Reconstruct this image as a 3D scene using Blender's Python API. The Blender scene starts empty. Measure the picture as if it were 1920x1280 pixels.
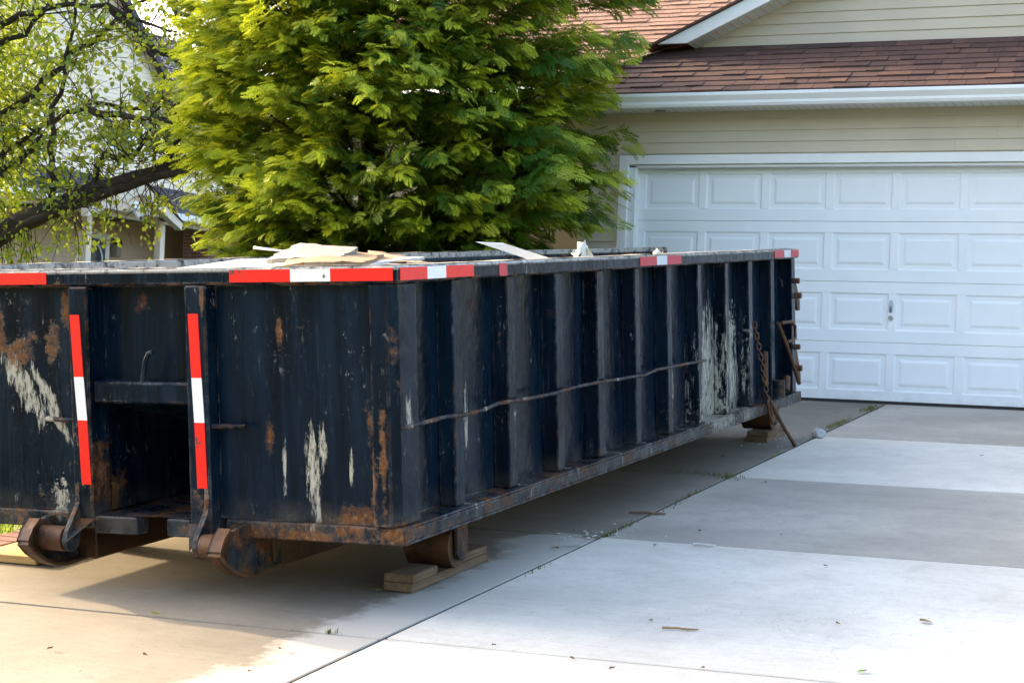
import bpy, bmesh, math, random
import numpy as np
from mathutils import Matrix, Vector
random.seed(7); rng = np.random.default_rng(11)
scene = bpy.context.scene
C = scene.collection
rad = math.radians

# ------------------------------------------------------------------ camera
f_px = 3291.0
def Rx(a): return Matrix.Rotation(a, 3, 'X')
def Ry(a): return Matrix.Rotation(a, 3, 'Y')
def Rz(a): return Matrix.Rotation(a, 3, 'Z')
RC = Rz(.406) @ Rx(.0138) @ Ry(-.0409)
CAM = Vector((5.393, -15.4694, .1979))
cd = bpy.data.cameras.new('camera'); cam = bpy.data.objects.new('camera', cd); C.objects.link(cam)
cd.sensor_width = 36.0; cd.lens = 36.0*f_px/1920.0; cd.clip_start = .1; cd.clip_end = 3000
cam.matrix_world = Matrix.Translation(CAM) @ (RC @ Matrix(((1,0,0),(0,0,-1),(0,1,0)))).to_4x4()
scene.camera = cam
# ------------------------------------------------------------------ light
SUN_EL, SUN_BACK = rad(15), rad(11)        # low evening sun, from the left and slightly behind the garage
S = Vector((-math.cos(SUN_EL)*math.cos(SUN_BACK), math.cos(SUN_EL)*math.sin(SUN_BACK), math.sin(SUN_EL)))
w = bpy.data.worlds.new('World'); scene.world = w; w.use_nodes = True
nt = w.node_tree; bg = nt.nodes['Background']
sky = nt.nodes.new('ShaderNodeTexSky'); sky.sky_type = 'NISHITA'; sky.sun_disc = False
sky.sun_elevation = SUN_EL; sky.sun_rotation = math.atan2(S.x, S.y); sky.dust_density = 6.0; sky.ozone_density = .3; sky.air_density = .8
nt.links.new(sky.outputs[0], bg.inputs[0]); bg.inputs[1].default_value = .15
sl = bpy.data.lights.new('sun', 'SUN'); sun = bpy.data.objects.new('sun', sl); C.objects.link(sun)
sl.energy = 2.0; sl.angle = rad(.6); sl.color = (1, .73, .42)
sun.rotation_euler = S.to_track_quat('Z', 'Y').to_euler(); sun.location = (-20, 5, 12)
vs = scene.view_settings
vs.view_transform = 'Standard'; vs.look = 'None'; vs.gamma = 1; vs.exposure = 3.0; vs.use_curve_mapping = False

# ------------------------------------------------------------------ helpers
def tag(o, label=None, cat=None, group=None, kind=None):
    if label: o['label'] = label
    if cat: o['category'] = cat
    if group: o['group'] = group
    if kind: o['kind'] = kind
    return o
def empty(name, loc=(0,0,0), mat=None):
    o = bpy.data.objects.new(name, None); C.objects.link(o); o.empty_display_size = .1
    if mat is not None: o.matrix_world = mat
    else: o.location = loc
    return o
def link(name, me, parent=None, bevel=0, loc=None):
    o = bpy.data.objects.new(name, me); C.objects.link(o)
    if parent: o.parent = parent
    if loc is not None: o.location = loc
    if bevel:
        m = o.modifiers.new('bevel', 'BEVEL'); m.width = bevel; m.segments = 1; m.limit_method = 'ANGLE'; m.angle_limit = rad(40)
    return o
class MB:
    def __init__(s): s.v = []; s.f = []; s.sm = []
    def add(s, vs, fs, smooth=False):
        n = len(s.v); s.v += [tuple(v) for v in vs]; s.f += [[n+i for i in q] for q in fs]; s.sm += [smooth]*len(fs); return s
    def box(s, a, b, M=None):
        (x0,y0,z0),(x1,y1,z1) = a, b
        vs = [(x0,y0,z0),(x1,y0,z0),(x1,y1,z0),(x0,y1,z0),(x0,y0,z1),(x1,y0,z1),(x1,y1,z1),(x0,y1,z1)]
        if M is not None: vs = [M @ Vector(v) for v in vs]
        return s.add(vs, [(0,3,2,1),(4,5,6,7),(0,1,5,4),(1,2,6,5),(2,3,7,6),(3,0,4,7)])
    def prism(s, poly, axis, a, b, M=None):   # poly of 2D points in the other two axes (cyclic order), extruded
        def P(p, t):
            return {'x':(t,p[0],p[1]), 'y':(p[0],t,p[1]), 'z':(p[0],p[1],t)}[axis]
        n = len(poly); vs = [P(p,a) for p in poly]+[P(p,b) for p in poly]
        if M is not None: vs = [M @ Vector(v) for v in vs]
        return s.add(vs, [list(range(n))[::-1], list(range(n,2*n))]+[(i,(i+1)%n,n+(i+1)%n,n+i) for i in range(n)])
    def cyl(s, p0, p1, r0, r1=None, n=20, caps=True):
        p0, p1 = Vector(p0), Vector(p1); r1 = r0 if r1 is None else r1
        d = (p1-p0).normalized(); u = d.orthogonal().normalized(); w_ = d.cross(u)
        vs = []
        for p, r in ((p0,r0),(p1,r1)):
            for i in range(n):
                a = 2*math.pi*i/n; vs.append(p+u*math.cos(a)*r+w_*math.sin(a)*r)
        s.add(vs, [(i,(i+1)%n,n+(i+1)%n,n+i) for i in range(n)], True)
        if caps: s.add(vs, [list(range(n))[::-1], list(range(n,2*n))])
        return s
    def tube(s, pts, rs, n=8, caps=True):
        pts = [Vector(p) for p in pts]
        if not hasattr(rs, '__len__'): rs = [rs]*len(pts)
        vs = []; u = None
        for i, p in enumerate(pts):
            d = (pts[min(i+1,len(pts)-1)]-pts[max(i-1,0)]).normalized()
            u = d.orthogonal().normalized() if u is None else (u-d*u.dot(d)).normalized()
            w_ = d.cross(u)
            for k in range(n):
                a = 2*math.pi*k/n; vs.append(p+(u*math.cos(a)+w_*math.sin(a))*rs[i])
        fs = [(i*n+k, i*n+(k+1)%n, (i+1)*n+(k+1)%n, (i+1)*n+k) for i in range(len(pts)-1) for k in range(n)]
        s.add(vs, fs, True)
        if caps: s.add([v for v in vs[:n]]+[v for v in vs[-n:]], [list(range(n))[::-1], list(range(n,2*n))])
        return s
    def mesh(s, name, mat):
        me = bpy.data.meshes.new(name); me.from_pydata([tuple(v) for v in s.v], [], s.f)
        me.polygons.foreach_set('use_smooth', s.sm)
        bm = bmesh.new(); bm.from_mesh(me); bmesh.ops.recalc_face_normals(bm, faces=bm.faces); bm.to_mesh(me); bm.free()
        me.materials.append(mat); return me
    def obj(s, name, mat, parent=None, bevel=0, loc=None): return link(name, s.mesh(name, mat), parent, bevel, loc)
def fast_mesh(name, V, F, mat, smooth=False, parent=None, rnd=None):
    """numpy verts (n,3), faces (m,k) all same size; rnd: per-face random attribute"""
    me = bpy.data.meshes.new(name); m, k = F.shape
    me.vertices.add(len(V)); me.vertices.foreach_set('co', np.ascontiguousarray(V, np.float32).ravel())
    me.loops.add(m*k); me.loops.foreach_set('vertex_index', np.ascontiguousarray(F, np.int32).ravel())
    me.polygons.add(m); me.polygons.foreach_set('loop_start', np.arange(0, m*k, k, dtype=np.int32))
    try: me.polygons.foreach_set('loop_total', np.full(m, k, dtype=np.int32))
    except Exception: pass
    me.update(calc_edges=True); me.validate()
    if rnd is not None:
        a = me.attributes.new('rnd', 'FLOAT', 'FACE'); a.data.foreach_set('value', np.ascontiguousarray(rnd, np.float32))
    if smooth: me.polygons.foreach_set('use_smooth', np.ones(m, bool))
    me.materials.append(mat); return link(name, me, parent)

# ------------------------------------------------------------------ node helpers
class NM:
    def __init__(s, name):
        s.m = bpy.data.materials.new(name); s.m.use_nodes = True; s.t = s.m.node_tree; s.n = s.t.nodes
        s.b = s.n['Principled BSDF']; s.tc = s.n.new('ShaderNodeTexCoord'); s.out = s.n['Material Output']
    def L(s, a, b): s.t.links.new(a, b)
    def put(s, sock, v):
        if isinstance(v, (int, float)): sock.default_value = v
        elif isinstance(v, (tuple, list)): sock.default_value = (*v, 1) if len(v) == 3 and sock.type == 'RGBA' else v
        else: s.L(v, sock)
    def vec(s, scale=(1,1,1), loc=(0,0,0), rot=(0,0,0), src=None):
        n = s.n.new('ShaderNodeMapping'); s.L(src or s.tc.outputs['Object'], n.inputs[0])
        n.inputs['Scale'].default_value = scale; n.inputs['Location'].default_value = loc; n.inputs['Rotation'].default_value = rot
        return n.outputs[0]
    def noise(s, scale, detail=4, rough=.55, vec=None, dist=0):
        n = s.n.new('ShaderNodeTexNoise'); s.L(vec or s.tc.outputs['Object'], n.inputs['Vector'])
        n.inputs['Scale'].default_value = scale; n.inputs['Detail'].default_value = detail; n.inputs['Roughness'].default_value = rough; n.inputs['Distortion'].default_value = dist
        return n.outputs['Fac']
    def ramp(s, fac, lo, hi, a=0., b=1.):
        n = s.n.new('ShaderNodeMapRange'); s.L(fac, n.inputs[0]); n.clamp = True
        for i, v in zip((1,2,3,4), (lo,hi,a,b)): n.inputs[i].default_value = v
        return n.outputs[0]
    def math(s, op, a, b=0.):
        n = s.n.new('ShaderNodeMath'); n.operation = op; s.put(n.inputs[0], a); s.put(n.inputs[1], b); n.use_clamp = False; return n.outputs[0]
    def mix(s, fac, a, b):
        n = s.n.new('ShaderNodeMix'); n.data_type = 'RGBA'; s.put(n.inputs[0], fac); s.put(n.inputs[6], a); s.put(n.inputs[7], b); return n.outputs[2]
    def sep(s, src=None):
        n = s.n.new('ShaderNodeSeparateXYZ'); s.L(src or s.tc.outputs['Object'], n.inputs[0]); return n.outputs
    def blob(s, c, r, nz, soft=.35, rot=0.):
        """soft ellipsoid mask around point c with radii r, its edge broken by noise nz"""
        v = s.n.new('ShaderNodeVectorMath'); v.operation = 'SUBTRACT'; s.L(s.tc.outputs['Object'], v.inputs[0]); v.inputs[1].default_value = c
        src = v.outputs[0]
        if rot: src = s.vec(rot=(0,rot,0), src=src)
        d = s.n.new('ShaderNodeVectorMath'); d.operation = 'DIVIDE'; s.L(src, d.inputs[0]); d.inputs[1].default_value = r
        l = s.n.new('ShaderNodeVectorMath'); l.operation = 'LENGTH'; s.L(d.outputs[0], l.inputs[0])
        e = s.math('ADD', l.outputs['Value'], s.math('MULTIPLY', s.math('SUBTRACT', s.ramp(nz,.28,.72), .45), 2.0))
        return s.ramp(e, 1., 1.-soft)
    def bump(s, h, strength=.3, dist=.01):
        n = s.n.new('ShaderNodeBump'); n.inputs['Strength'].default_value = strength; n.inputs['Distance'].default_value = dist; s.L(h, n.inputs['Height']); s.L(n.outputs[0], s.b.inputs['Normal'])
    def fin(s, col, rough=.6, metal=0., spec=.5):
        s.put(s.b.inputs['Base Color'], col); s.put(s.b.inputs['Roughness'], rough); s.put(s.b.inputs['Metallic'], metal); s.b.inputs['Specular IOR Level'].default_value = spec
        return s.m
def plain(name, col, rough=.6, var=.12, sc=6., bump=.0, bsc=60., spec=.5):
    n = NM(name); z = n.noise(sc, 5); c = n.mix(n.ramp(z,.3,.7), tuple(x*(1-var) for x in col), tuple(min(1,x*(1+var)) for x in col))
    if bump: n.bump(n.noise(bsc, 4), bump, .004)
    return n.fin(c, rough, spec=spec)

# ------------------------------------------------------------------ materials
def paint_material(name, rusty=.0):
    n = NM(name)
    st = n.noise(1., 6, .65, n.vec((11, 11, .9)))            # vertical streaks
    fine = n.noise(1., 6, .75, n.vec((60, 60, 5)))
    big = n.noise(2.1, 5, .6); sp = n.noise(46, 5, .75); ed = n.noise(8, 8, .78); pk = n.noise(26, 6, .75)
    scr = n.noise(1., 6, .72, n.vec((70, 70, 9), rot=(.35, .5, 0)))     # slanting scratches
    col = n.mix(n.ramp(st, .36, .70), (.0010, .0036, .0085), (.0034, .0135, .0300))
    rub = n.math('MULTIPLY', n.ramp(fine, .56, .74), n.ramp(big, .46, .64))
    col = n.mix(n.math('MULTIPLY', rub, .6), col, (.045, .085, .115))                                       # chalky rub marks
    col = n.mix(n.math('MULTIPLY', n.ramp(scr, .63, .70), n.ramp(n.noise(1.6, 3), .47, .60)), col, (.13, .16, .18))
    col = n.mix(n.ramp(sp, .695, .735), col, (.36, .34, .29))                                                 # paint and plaster specks
    ch_ = n.noise(1., 8, .85, n.vec((20,20,9)))
    col = n.mix(n.math('MULTIPLY', n.ramp(ch_,.61,.65), n.ramp(n.noise(1.3, 3),.44,.54)), col, n.mix(pk, (.08,.10,.12), (.42,.40,.34)))
    x, y, z = n.sep()
    white = None
    drip = n.noise(1., 7, .78, n.vec((34, 34, 5))); slant = n.noise(1., 7, .78, n.vec((34, 34, 6), rot=(0, .62, 0)))
    for c, r, q in (((-.1,4.42,.32),(.3,.32,.46),drip), ((-.1,4.40,.12),(.3,.30,.14),pk), ((-.1,4.95,.26),(.3,.24,.32),drip), ((-.1,4.95,.6),(.3,.2,.14),pk), ((-.1,5.36,.56),(.3,.15,.10),pk), ((-.1,1.30,.5),(.3,.035,.55),drip), ((-.1,1.36,.95),(.3,.04,.1),drip), ((-.06,.10,.52),(.3,.03,.08),drip),
                 ((-.1,3.02,.26),(.3,.035,.2),drip), ((-.06,.68,.14),(.3,.018,.12),drip), ((-.1,2.55,.30),(.3,.04,.25),drip), ((-.1,.86,.42),(.3,.022,.18),drip), ((-.1,1.9,.2),(.3,.03,.15),drip), ((-.1,3.75,.3),(.3,.05,.22),drip),
                 ((-.435,0,.30),(.032,.3,.19),drip), ((-.385,0,.38),(.022,.3,.10),drip), ((-.415,0,.16),(.02,.3,.17),drip), ((-.25,0,.30),(.012,.3,.08),drip), 
                 ((-1.88,0,.62),(.055,.3,.20),slant), ((-1.76,0,.60),(.03,.3,.14),slant), ((-1.69,0,.46),(.022,.3,.14),slant), ((-1.69,0,.12),(.045,.3,.09),pk), ((-.56,0,.30),(.010,.3,.12),drip)):
        b = n.blob(c, r, q, .22, .62 if (q is slant and c[0] < -1) else 0.); white = b if white is None else n.math('MAXIMUM', white, b)
    white = n.math('MULTIPLY', white, n.ramp(n.noise(1., 7, .8, n.vec((55,55,16))), .40, .52))
    col = n.mix(n.math('MULTIPLY', white, .92), col, n.mix(pk, (.30, .29, .23), (.50, .48, .41)))
    rust = n.math('MULTIPLY', n.ramp(ed, .60, .66), n.ramp(n.noise(1.7, 3), .52-rusty*.2, .62))
    for c, r in (((-.27,0,.08),(.14,.4,.075)), ((-.03,0,.05),(.08,.3,.06)), ((-1.88,0,.76),(.10,.3,.10)), ((-1.99,0,.84),(.04,.3,.12)), ((-1.70,0,.80),(.06,.3,.09)), ((-1.63,0,.95),(.03,.3,.12)), ((-.63,0,.42),(.025,.3,.09)), ((-.57,0,.85),(.018,.3,.09)), ((-1.27,0,.97),(.05,.3,.06)),
                 ((-.13,0,.22),(.03,.3,.2)), ((-.08,0,.35),(.02,.3,.25)), ((-.16,0,.5),(.02,.3,.09)), ((0,.0,.8),(.05,.03,.25)), ((-.5,0,.02),(.4,.1,.045)), ((-.92,0,.14),(.05,.2,.06)), ((-.89,0,.98),(.012,.2,.08)), ((-1.46,0,.2),(.02,.2,.2)), ((-.1,.75,.82),(.3,.03,.03)), ((-.1,3.2,.55),(.3,.05,.015))):
        rust = n.math('MAXIMUM', rust, n.math('MULTIPLY', n.blob(c, r, ed, .5), n.ramp(pk, .30, .52)))
    dirt = n.math('MULTIPLY', n.ramp(z, .17, .07), n.ramp(n.noise(7, 6, .7), .38, .62))
    col = n.mix(n.math('MULTIPLY', dirt, .30), col, (.14, .125, .10))
    if rusty: rust = n.math('MAXIMUM', rust, n.ramp(n.noise(6, 8, .78), .62-rusty*.3, .72-rusty*.3))
    rc = n.mix(n.ramp(pk, .3, .7), (.040, .016, .008), (.20, .080, .026))
    rc = n.mix(n.ramp(sp, .55, .7), rc, (.30, .19, .10))
    col = n.mix(n.math('MULTIPLY', rust, .92), col, rc)
    ew = n.math('MULTIPLY', n.ramp(z, 1.095, 1.104), n.ramp(n.noise(1., 6, .75, n.vec((14,14,14))), .36, .52))      # bare worn top edge
    col = n.mix(n.math('MULTIPLY', ew, .85), col, (.42,.40,.36))
    le = n.math('MULTIPLY', n.ramp(n.math('ABSOLUTE', n.math('SUBTRACT', z, 1.047)), .010, .004), n.ramp(ed, .47, .56))
    col = n.mix(n.math('MULTIPLY', le, .8), col, (.11,.05,.022))
    bv = n.n.new('ShaderNodeBevel'); bv.samples = 4; bv.inputs['Radius'].default_value = .014; ge = n.n.new('ShaderNodeNewGeometry')
    dt = n.n.new('ShaderNodeVectorMath'); dt.operation = 'DOT_PRODUCT'; n.L(bv.outputs[0], dt.inputs[0]); n.L(ge.outputs['Normal'], dt.inputs[1])
    wear = n.math('MULTIPLY', n.ramp(dt.outputs['Value'], .985, .90), n.ramp(n.noise(13, 7, .8), .47, .60))
    col = n.mix(n.math('MULTIPLY', wear, .85), col, n.mix(n.ramp(n.noise(5, 3), .40, .58), (.16,.19,.21), (.13,.055,.022)))
    rg = n.math('ADD', n.ramp(st, .3, .7, .16, .36), n.math('MULTIPLY', n.math('MAXIMUM', n.math('MAXIMUM', rust, white), rub), .4))
    n.bump(n.math('ADD', n.math('MULTIPLY', n.noise(1.9, 4), 3.5), n.math('MULTIPLY', rust, pk)), .34, .02)
    return n.fin(col, rg, spec=.14)
M_paint = paint_material('navy_paint')
M_paint_r = paint_material('rusted_navy_paint', .45)
M_rail = paint_material('rusted_bottom_rail', .32)
def rust_material():
    n = NM('rusty_steel'); a = n.noise(7, 6, .7); b = n.noise(40, 4, .7)
    col = n.mix(n.ramp(a,.35,.65), (.035,.017,.010), (.14,.058,.022)); col = n.mix(n.ramp(b,.6,.75), col, (.20,.12,.07))
    n.bump(b, .3, .004); return n.fin(col, n.ramp(a,.3,.7,.45,.75), .25)
M_rust = rust_material()
def rim_material():
    n = NM('rim_top_scraped'); a = n.noise(5, 6, .7, n.vec((1,.6,1))); b = n.noise(34, 5, .7)
    col = n.mix(n.ramp(a,.40,.55), (.02,.03,.04), (.38,.36,.33)); col = n.mix(n.ramp(b,.60,.68), col, (.13,.055,.025))
    return n.fin(col, .6)
M_rimtop = rim_material()
def tape(name, col, rough):
    n = NM(name); a = n.noise(30, 4); b = n.noise(9, 5, .7)
    c = n.mix(n.ramp(a,.3,.7), tuple(x*.93 for x in col), col); c = n.mix(n.math('MULTIPLY', n.ramp(n.noise(14,7,.8),.52,.72), .35), c, tuple(x*.35+.02 for x in col)); c = n.mix(n.ramp(b,.66,.70), c, (.05,.04,.04)); n.bump(n.noise(260, 1), .12, .001)
    return n.fin(c, rough)
T_red, T_white = tape('reflective_red', (.78,.006,.004), .35), tape('reflective_white', (.78,.78,.80), .35)
T_red2, T_white2 = tape('faded_reflective_red', (.52,.035,.055), .45), tape('faded_reflective_white', (.62,.64,.68), .45)
def concrete(name, c0, c1, dust):
    n = NM(name); a = n.noise(1.1, 6, .6); b = n.noise(5.5, 6, .62); g = n.noise(75, 4, .7); br = n.noise(1., 4, .6, n.vec((2.5, 60, 2.5)))
    mo = n.noise(19, 6, .7); c1 = tuple(x*1.06 for x in c1)
    col = n.mix(n.ramp(a,.32,.68), tuple(x*.90 for x in c0), c1); col = n.mix(n.math('MULTIPLY', n.ramp(b,.50,.74), .40), col, tuple(x*.70 for x in c0))
    col = n.mix(n.math('MULTIPLY', n.ramp(mo,.48,.72), .30), col, tuple(x*.72 for x in c0))
    col = n.mix(n.math('MULTIPLY', n.ramp(br,.42,.7), .20), col, tuple(min(1,x*1.22) for x in c1))
    col = n.mix(n.math('MULTIPLY', n.ramp(g,.56,.70), .50), col, tuple(x*.5 for x in c0))
    vo = n.n.new('ShaderNodeTexVoronoi'); vo.feature = 'DISTANCE_TO_EDGE'; vo.inputs['Scale'].default_value = .55
    wv = n.n.new('ShaderNodeVectorMath'); wv.operation = 'ADD'; nzc = n.n.new('ShaderNodeTexNoise'); nzc.inputs['Scale'].default_value = 2.2; nzc.inputs['Detail'].default_value = 7; n.L(n.tc.outputs['Object'], nzc.inputs['Vector']); n.L(n.tc.outputs['Object'], wv.inputs[0]); n.L(nzc.outputs['Color'], wv.inputs[1]); n.L(wv.outputs[0], vo.inputs['Vector'])
    col = n.mix(n.math('MULTIPLY', n.math('MULTIPLY', n.ramp(vo.outputs['Distance'], .0032, .0008), n.ramp(n.noise(.8, 2), .54, .60)), .22), col, (.06,.055,.05))
    x, y, z = n.sep(); e = n.noise(2.6, 7, .68)
    if dust:      # pale cement wash that spilled over the joint
        d = n.math('ADD', n.math('ABSOLUTE', n.math('SUBTRACT', x, 2.36)), n.math('MULTIPLY', n.math('SUBTRACT', e, .5), .75))
        yy = n.math('ADD', n.math('ABSOLUTE', n.math('ADD', y, 9.0)), n.math('MULTIPLY', n.math('SUBTRACT', e, .5), .8))
        m = n.math('MULTIPLY', n.ramp(d, .36, .24), n.ramp(yy, 1.75, 1.45))
        m2 = n.blob((2.25, -7.35, -.66), (.28, .22, .3), e, .5)
        col = n.mix(n.math('MULTIPLY', n.math('MAXIMUM', m, m2), .8), col, (.43,.415,.38))
    sm = n.noise(1., 5, .7, n.vec((3.2, 1.1, 1)))
    col = n.mix(n.math('MULTIPLY', n.ramp(sm,.60,.72), .16), col, (.12,.12,.12))
    n.bump(n.math('ADD', g, n.math('MULTIPLY', br, .9)), .30, .003)
    return n.fin(col, .85, spec=.3)
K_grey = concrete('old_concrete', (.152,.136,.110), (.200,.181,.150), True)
K_grey2 = concrete('grey_concrete', (.31,.285,.245), (.385,.356,.308), False)
K_white = concrete('pale_concrete', (.53,.492,.432), (.61,.572,.505), False)
K_joint = plain('joint_dirt', (.028,.026,.022), .95, .4, 30)
def wood(name, c0, c1, ax=(3, 40, 40)):
    n = NM(name); a = n.noise(1., 6, .6, n.vec(ax), .6); b = n.noise(6, 4)
    col = n.mix(n.ramp(a,.3,.7), c0, c1); col = n.mix(n.math('MULTIPLY', n.ramp(b,.5,.8), .4), col, tuple(x*.5 for x in c0)); n.bump(a, .25, .003)
    return n.fin(col, .8, spec=.25)
W_old, W_new = wood('weathered_lumber', (.105,.062,.036), (.21,.14,.088), (40,3,40)), wood('fresh_lumber', (.40,.24,.09), (.55,.36,.16))
W_ply = wood('torn_plywood', (.25,.15,.075), (.37,.25,.145), (4,14,4))
M_drywall = plain('drywall', (.56,.55,.53), .8, .08, 5, .2, 40)
M_siding = plain('beige_vinyl_siding', (.49,.435,.34), .5, .05, 2.5, .06, 90)
M_siding2 = plain('cream_vinyl_siding', (.80,.70,.56), .55, .05, 2.5)
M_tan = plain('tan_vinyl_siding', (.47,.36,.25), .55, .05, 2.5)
M_trim = plain('white_aluminium_trim', (.72,.74,.76), .35, .04, 3)
M_cream = plain('cream_trim', (.62,.55,.46), .5, .05, 3)
def door_mat():
    n = NM('white_door_paint'); a = n.noise(2., 4); g = n.noise(1., 3, .5, n.vec((3, 3, 130))); col = n.mix(n.ramp(a,.3,.7), (.70,.735,.775), (.77,.795,.83)); col = n.mix(n.math('MULTIPLY', n.math('MULTIPLY', n.ramp(n.sep(n.n.new('ShaderNodeNewGeometry').outputs['Position'])[2], .20, .02), n.ramp(n.noise(9,6,.7),.4,.65)), .3), col, (.38,.36,.32)); n.bump(g, .06, .002); return n.fin(col, .38)
M_door = door_mat()
M_black = plain('black_rubber', (.012,.012,.013), .7)
M_metal = plain('brushed_lock_metal', (.30,.32,.34), .35); M_metal.node_tree.nodes['Principled BSDF'].inputs['Metallic'].default_value = .8
def shingle_mat(name, cols):
    n = NM(name); oi = n.n.new('ShaderNodeObjectInfo'); cr = n.n.new('ShaderNodeValToRGB'); cr.color_ramp.interpolation = 'LINEAR'
    at = n.n.new('ShaderNodeAttribute'); at.attribute_name = 'rnd'
    n.L(n.math('FRACT', n.math('ADD', oi.outputs['Random'], at.outputs['Fac'])), cr.inputs[0]); e = cr.color_ramp.elements
    e[0].color = (*cols[0],1); e[1].color = (*cols[-1],1)
    for i, c in enumerate(cols[1:-1]): q = e.new((i+1)/(len(cols)-1)); q.color = (*c,1)
    g = n.noise(260, 3, .7); b = n.noise(22, 4)
    col = n.mix(n.math('MULTIPLY', n.ramp(g,.35,.7), .55), cr.outputs[0], n.mix(.5, cr.outputs[0], (.30,.2,.16)))
    col = n.mix(n.math('MULTIPLY', n.ramp(b,.4,.7), .3), col, (.05,.035,.035)); n.bump(g, .5, .004); return n.fin(col, .9, spec=.2)
M_shingle = shingle_mat('brown_shingle', [(.036,.021,.024),(.06,.033,.032),(.09,.046,.038),(.044,.025,.029),(.115,.062,.045)])  # brown tones darkened so the lower roof reads as shaded
M_shingle_u = shingle_mat('sunlit_shingle', [(.20,.115,.085),(.26,.15,.105),(.30,.175,.125),(.22,.13,.10)])  # lighter copy, sunlight on the upper roof put into the colour
M_shingle_n = shingle_mat('slate_shingle', [(.05,.058,.075),(.065,.075,.095),(.045,.05,.065)])
def brick_m():
    n = NM('red_brick'); oi = n.n.new('ShaderNodeObjectInfo'); a = n.noise(40, 4); at = n.n.new('ShaderNodeAttribute'); at.attribute_name = 'rnd'
    col = n.mix(n.math('FRACT', n.math('ADD', at.outputs['Fac'], oi.outputs['Random'])), (.13,.05,.04), (.22,.095,.07)); col = n.mix(n.math('MULTIPLY', a, .4), col, (.12,.07,.06)); n.bump(a,.4,.004); return n.fin(col, .9, spec=.2)
M_brick = brick_m(); M_mortar = plain('mortar', (.34,.31,.28), .95)
def leafy(name, dark, light, trans, tw=.45, rough=.5):
    n = NM(name); at = n.n.new('ShaderNodeAttribute'); at.attribute_name = 'rnd'
    col = n.mix(at.outputs['Fac'], dark, light); n.fin(col, rough, spec=.35)
    tr = n.n.new('ShaderNodeBsdfTranslucent'); n.put(tr.inputs[0], n.mix(at.outputs['Fac'], tuple(x*.7 for x in trans), trans))
    ms = n.n.new('ShaderNodeMixShader'); ms.inputs[0].default_value = tw; n.L(n.b.outputs[0], ms.inputs[1]); n.L(tr.outputs[0], ms.inputs[2]); n.L(ms.outputs[0], n.out.inputs[0]); return n.m
M_cedar = leafy('evergreen_spray', (.034,.110,.014), (.52,.56,.030), (.48,.58,.03), .28)
M_leaf = leafy('round_green_leaf', (.030,.11,.035), (.11,.20,.028), (.48,.56,.03), .45, .4)
M_grass = leafy('grass_blade', (.05,.11,.02), (.12,.20,.03), (.25,.35,.04), .35)
M_weed = leafy('joint_weed', (.05,.085,.02), (.17,.16,.05), (.2,.2,.04), .25)
def bark_m():
    n = NM('bark'); a = n.noise(1., 6, .7, n.vec((26,26,26))); col = n.mix(a, (.012,.010,.008), (.055,.045,.035)); n.bump(a, .8, .012); return n.fin(col, .9, spec=.2)
M_bark = bark_m()
M_soil = plain('lawn_soil', (.07,.085,.03), .95, .3, 3)
M_glass = plain('window_glass', (.05,.07,.09), .06, .1)

# ------------------------------------------------------------------ ground
SL = .09
def gz(x, y):
    if y <= 0: return SL*max(y, -30)
    k = min(1, max(0, (y-1)/14.)); return .85*k*k*(3-2*k)
def terrain():
    xs = [-400,-120,-60,-40,-30,-24,-20,-16,-12,-9,-7,-5,-4,-3,-2,-1,-.3,.2,6.4,7,9,12,20,40,120,400]
    ys = [-400,-120,-60,-40,-30,-25,-20,-16,-12,-8,-4,-2,0,1,2,4,6,8,10,12,14,16,20,26,40,70,150,400]
    mb = MB(); n = len(xs)
    mb.add([(x, y, gz(x, y)-(.16 if (-.2 < x < 6.5 and -20.5 < y < 30) else .035)) for y in ys for x in xs], [(j*n+i, j*n+i+1, (j+1)*n+i+1, (j+1)*n+i) for j in range(len(ys)-1) for i in range(n-1)])
    return mb.obj('ground', M_soil)
tag(terrain(), kind='structure')
drive = empty('driveway', (0,0,0)); tag(drive, kind='structure')
JT = [(.0, 0., None), (.03,-2.624,0), (.05,-4.959,0), (.042,-7.254,0), (.048,-9.618,0), (.048,-12.0,0), (.048,-14.4,0), (.048,-16.8,0), (.0,-19.4,0)]
XL, XJ, XR = -.11, 2.345, 6.3
def slab(name, x0, x1, ja, jb, mat, g=.009):
    def yy(j, x): return j[1]+j[0]*x
    top = [(x0, yy(ja,x0)-g), (x1, yy(ja,x1)-g), (x1, yy(jb,x1)+g), (x0, yy(jb,x0)+g)]
    dz = random.uniform(-.003, .003)
    vs = [(x, y, SL*y+dz) for x, y in top]+[(x, y, SL*y-.12) for x, y in top]
    return MB().add(vs, [(0,1,2,3),(7,6,5,4),(0,4,5,1),(1,5,6,2),(2,6,7,3),(3,7,4,0)]).obj(name, mat, drive, .003)
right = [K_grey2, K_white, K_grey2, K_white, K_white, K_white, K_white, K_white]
for i in range(len(JT)-1):
    ja = (JT[i][0], JT[i][1]-(.03 if i == 0 else 0)); jb = JT[i+1]
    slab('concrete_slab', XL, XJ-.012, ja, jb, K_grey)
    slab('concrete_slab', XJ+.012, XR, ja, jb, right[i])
mb = MB(); mb.add([(XL,.0,-.009),(XR,.0,-.009),(XR,-19.4,-19.4*SL-.009),(XL,-19.4,-19.4*SL-.009)], [(0,1,2,3)]); mb.obj('joint_bed', K_joint, drive)
# garage sill
MB().box((-.3,-.03,-.12),(5.2,.5,-.006)).obj('garage_sill', K_grey2, drive)
bm_ = MB().box((-.095,-.048,-.05),(.095,.048,.03)).mesh('edging_brick', M_brick)
for i in range(70):
    y = -4.2-i*.104; o = link('edging_brick', bm_, drive, .004, (-.21, y, SL*y)); o.rotation_euler = (math.atan(SL), 0, random.uniform(-.03,.03))
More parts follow.
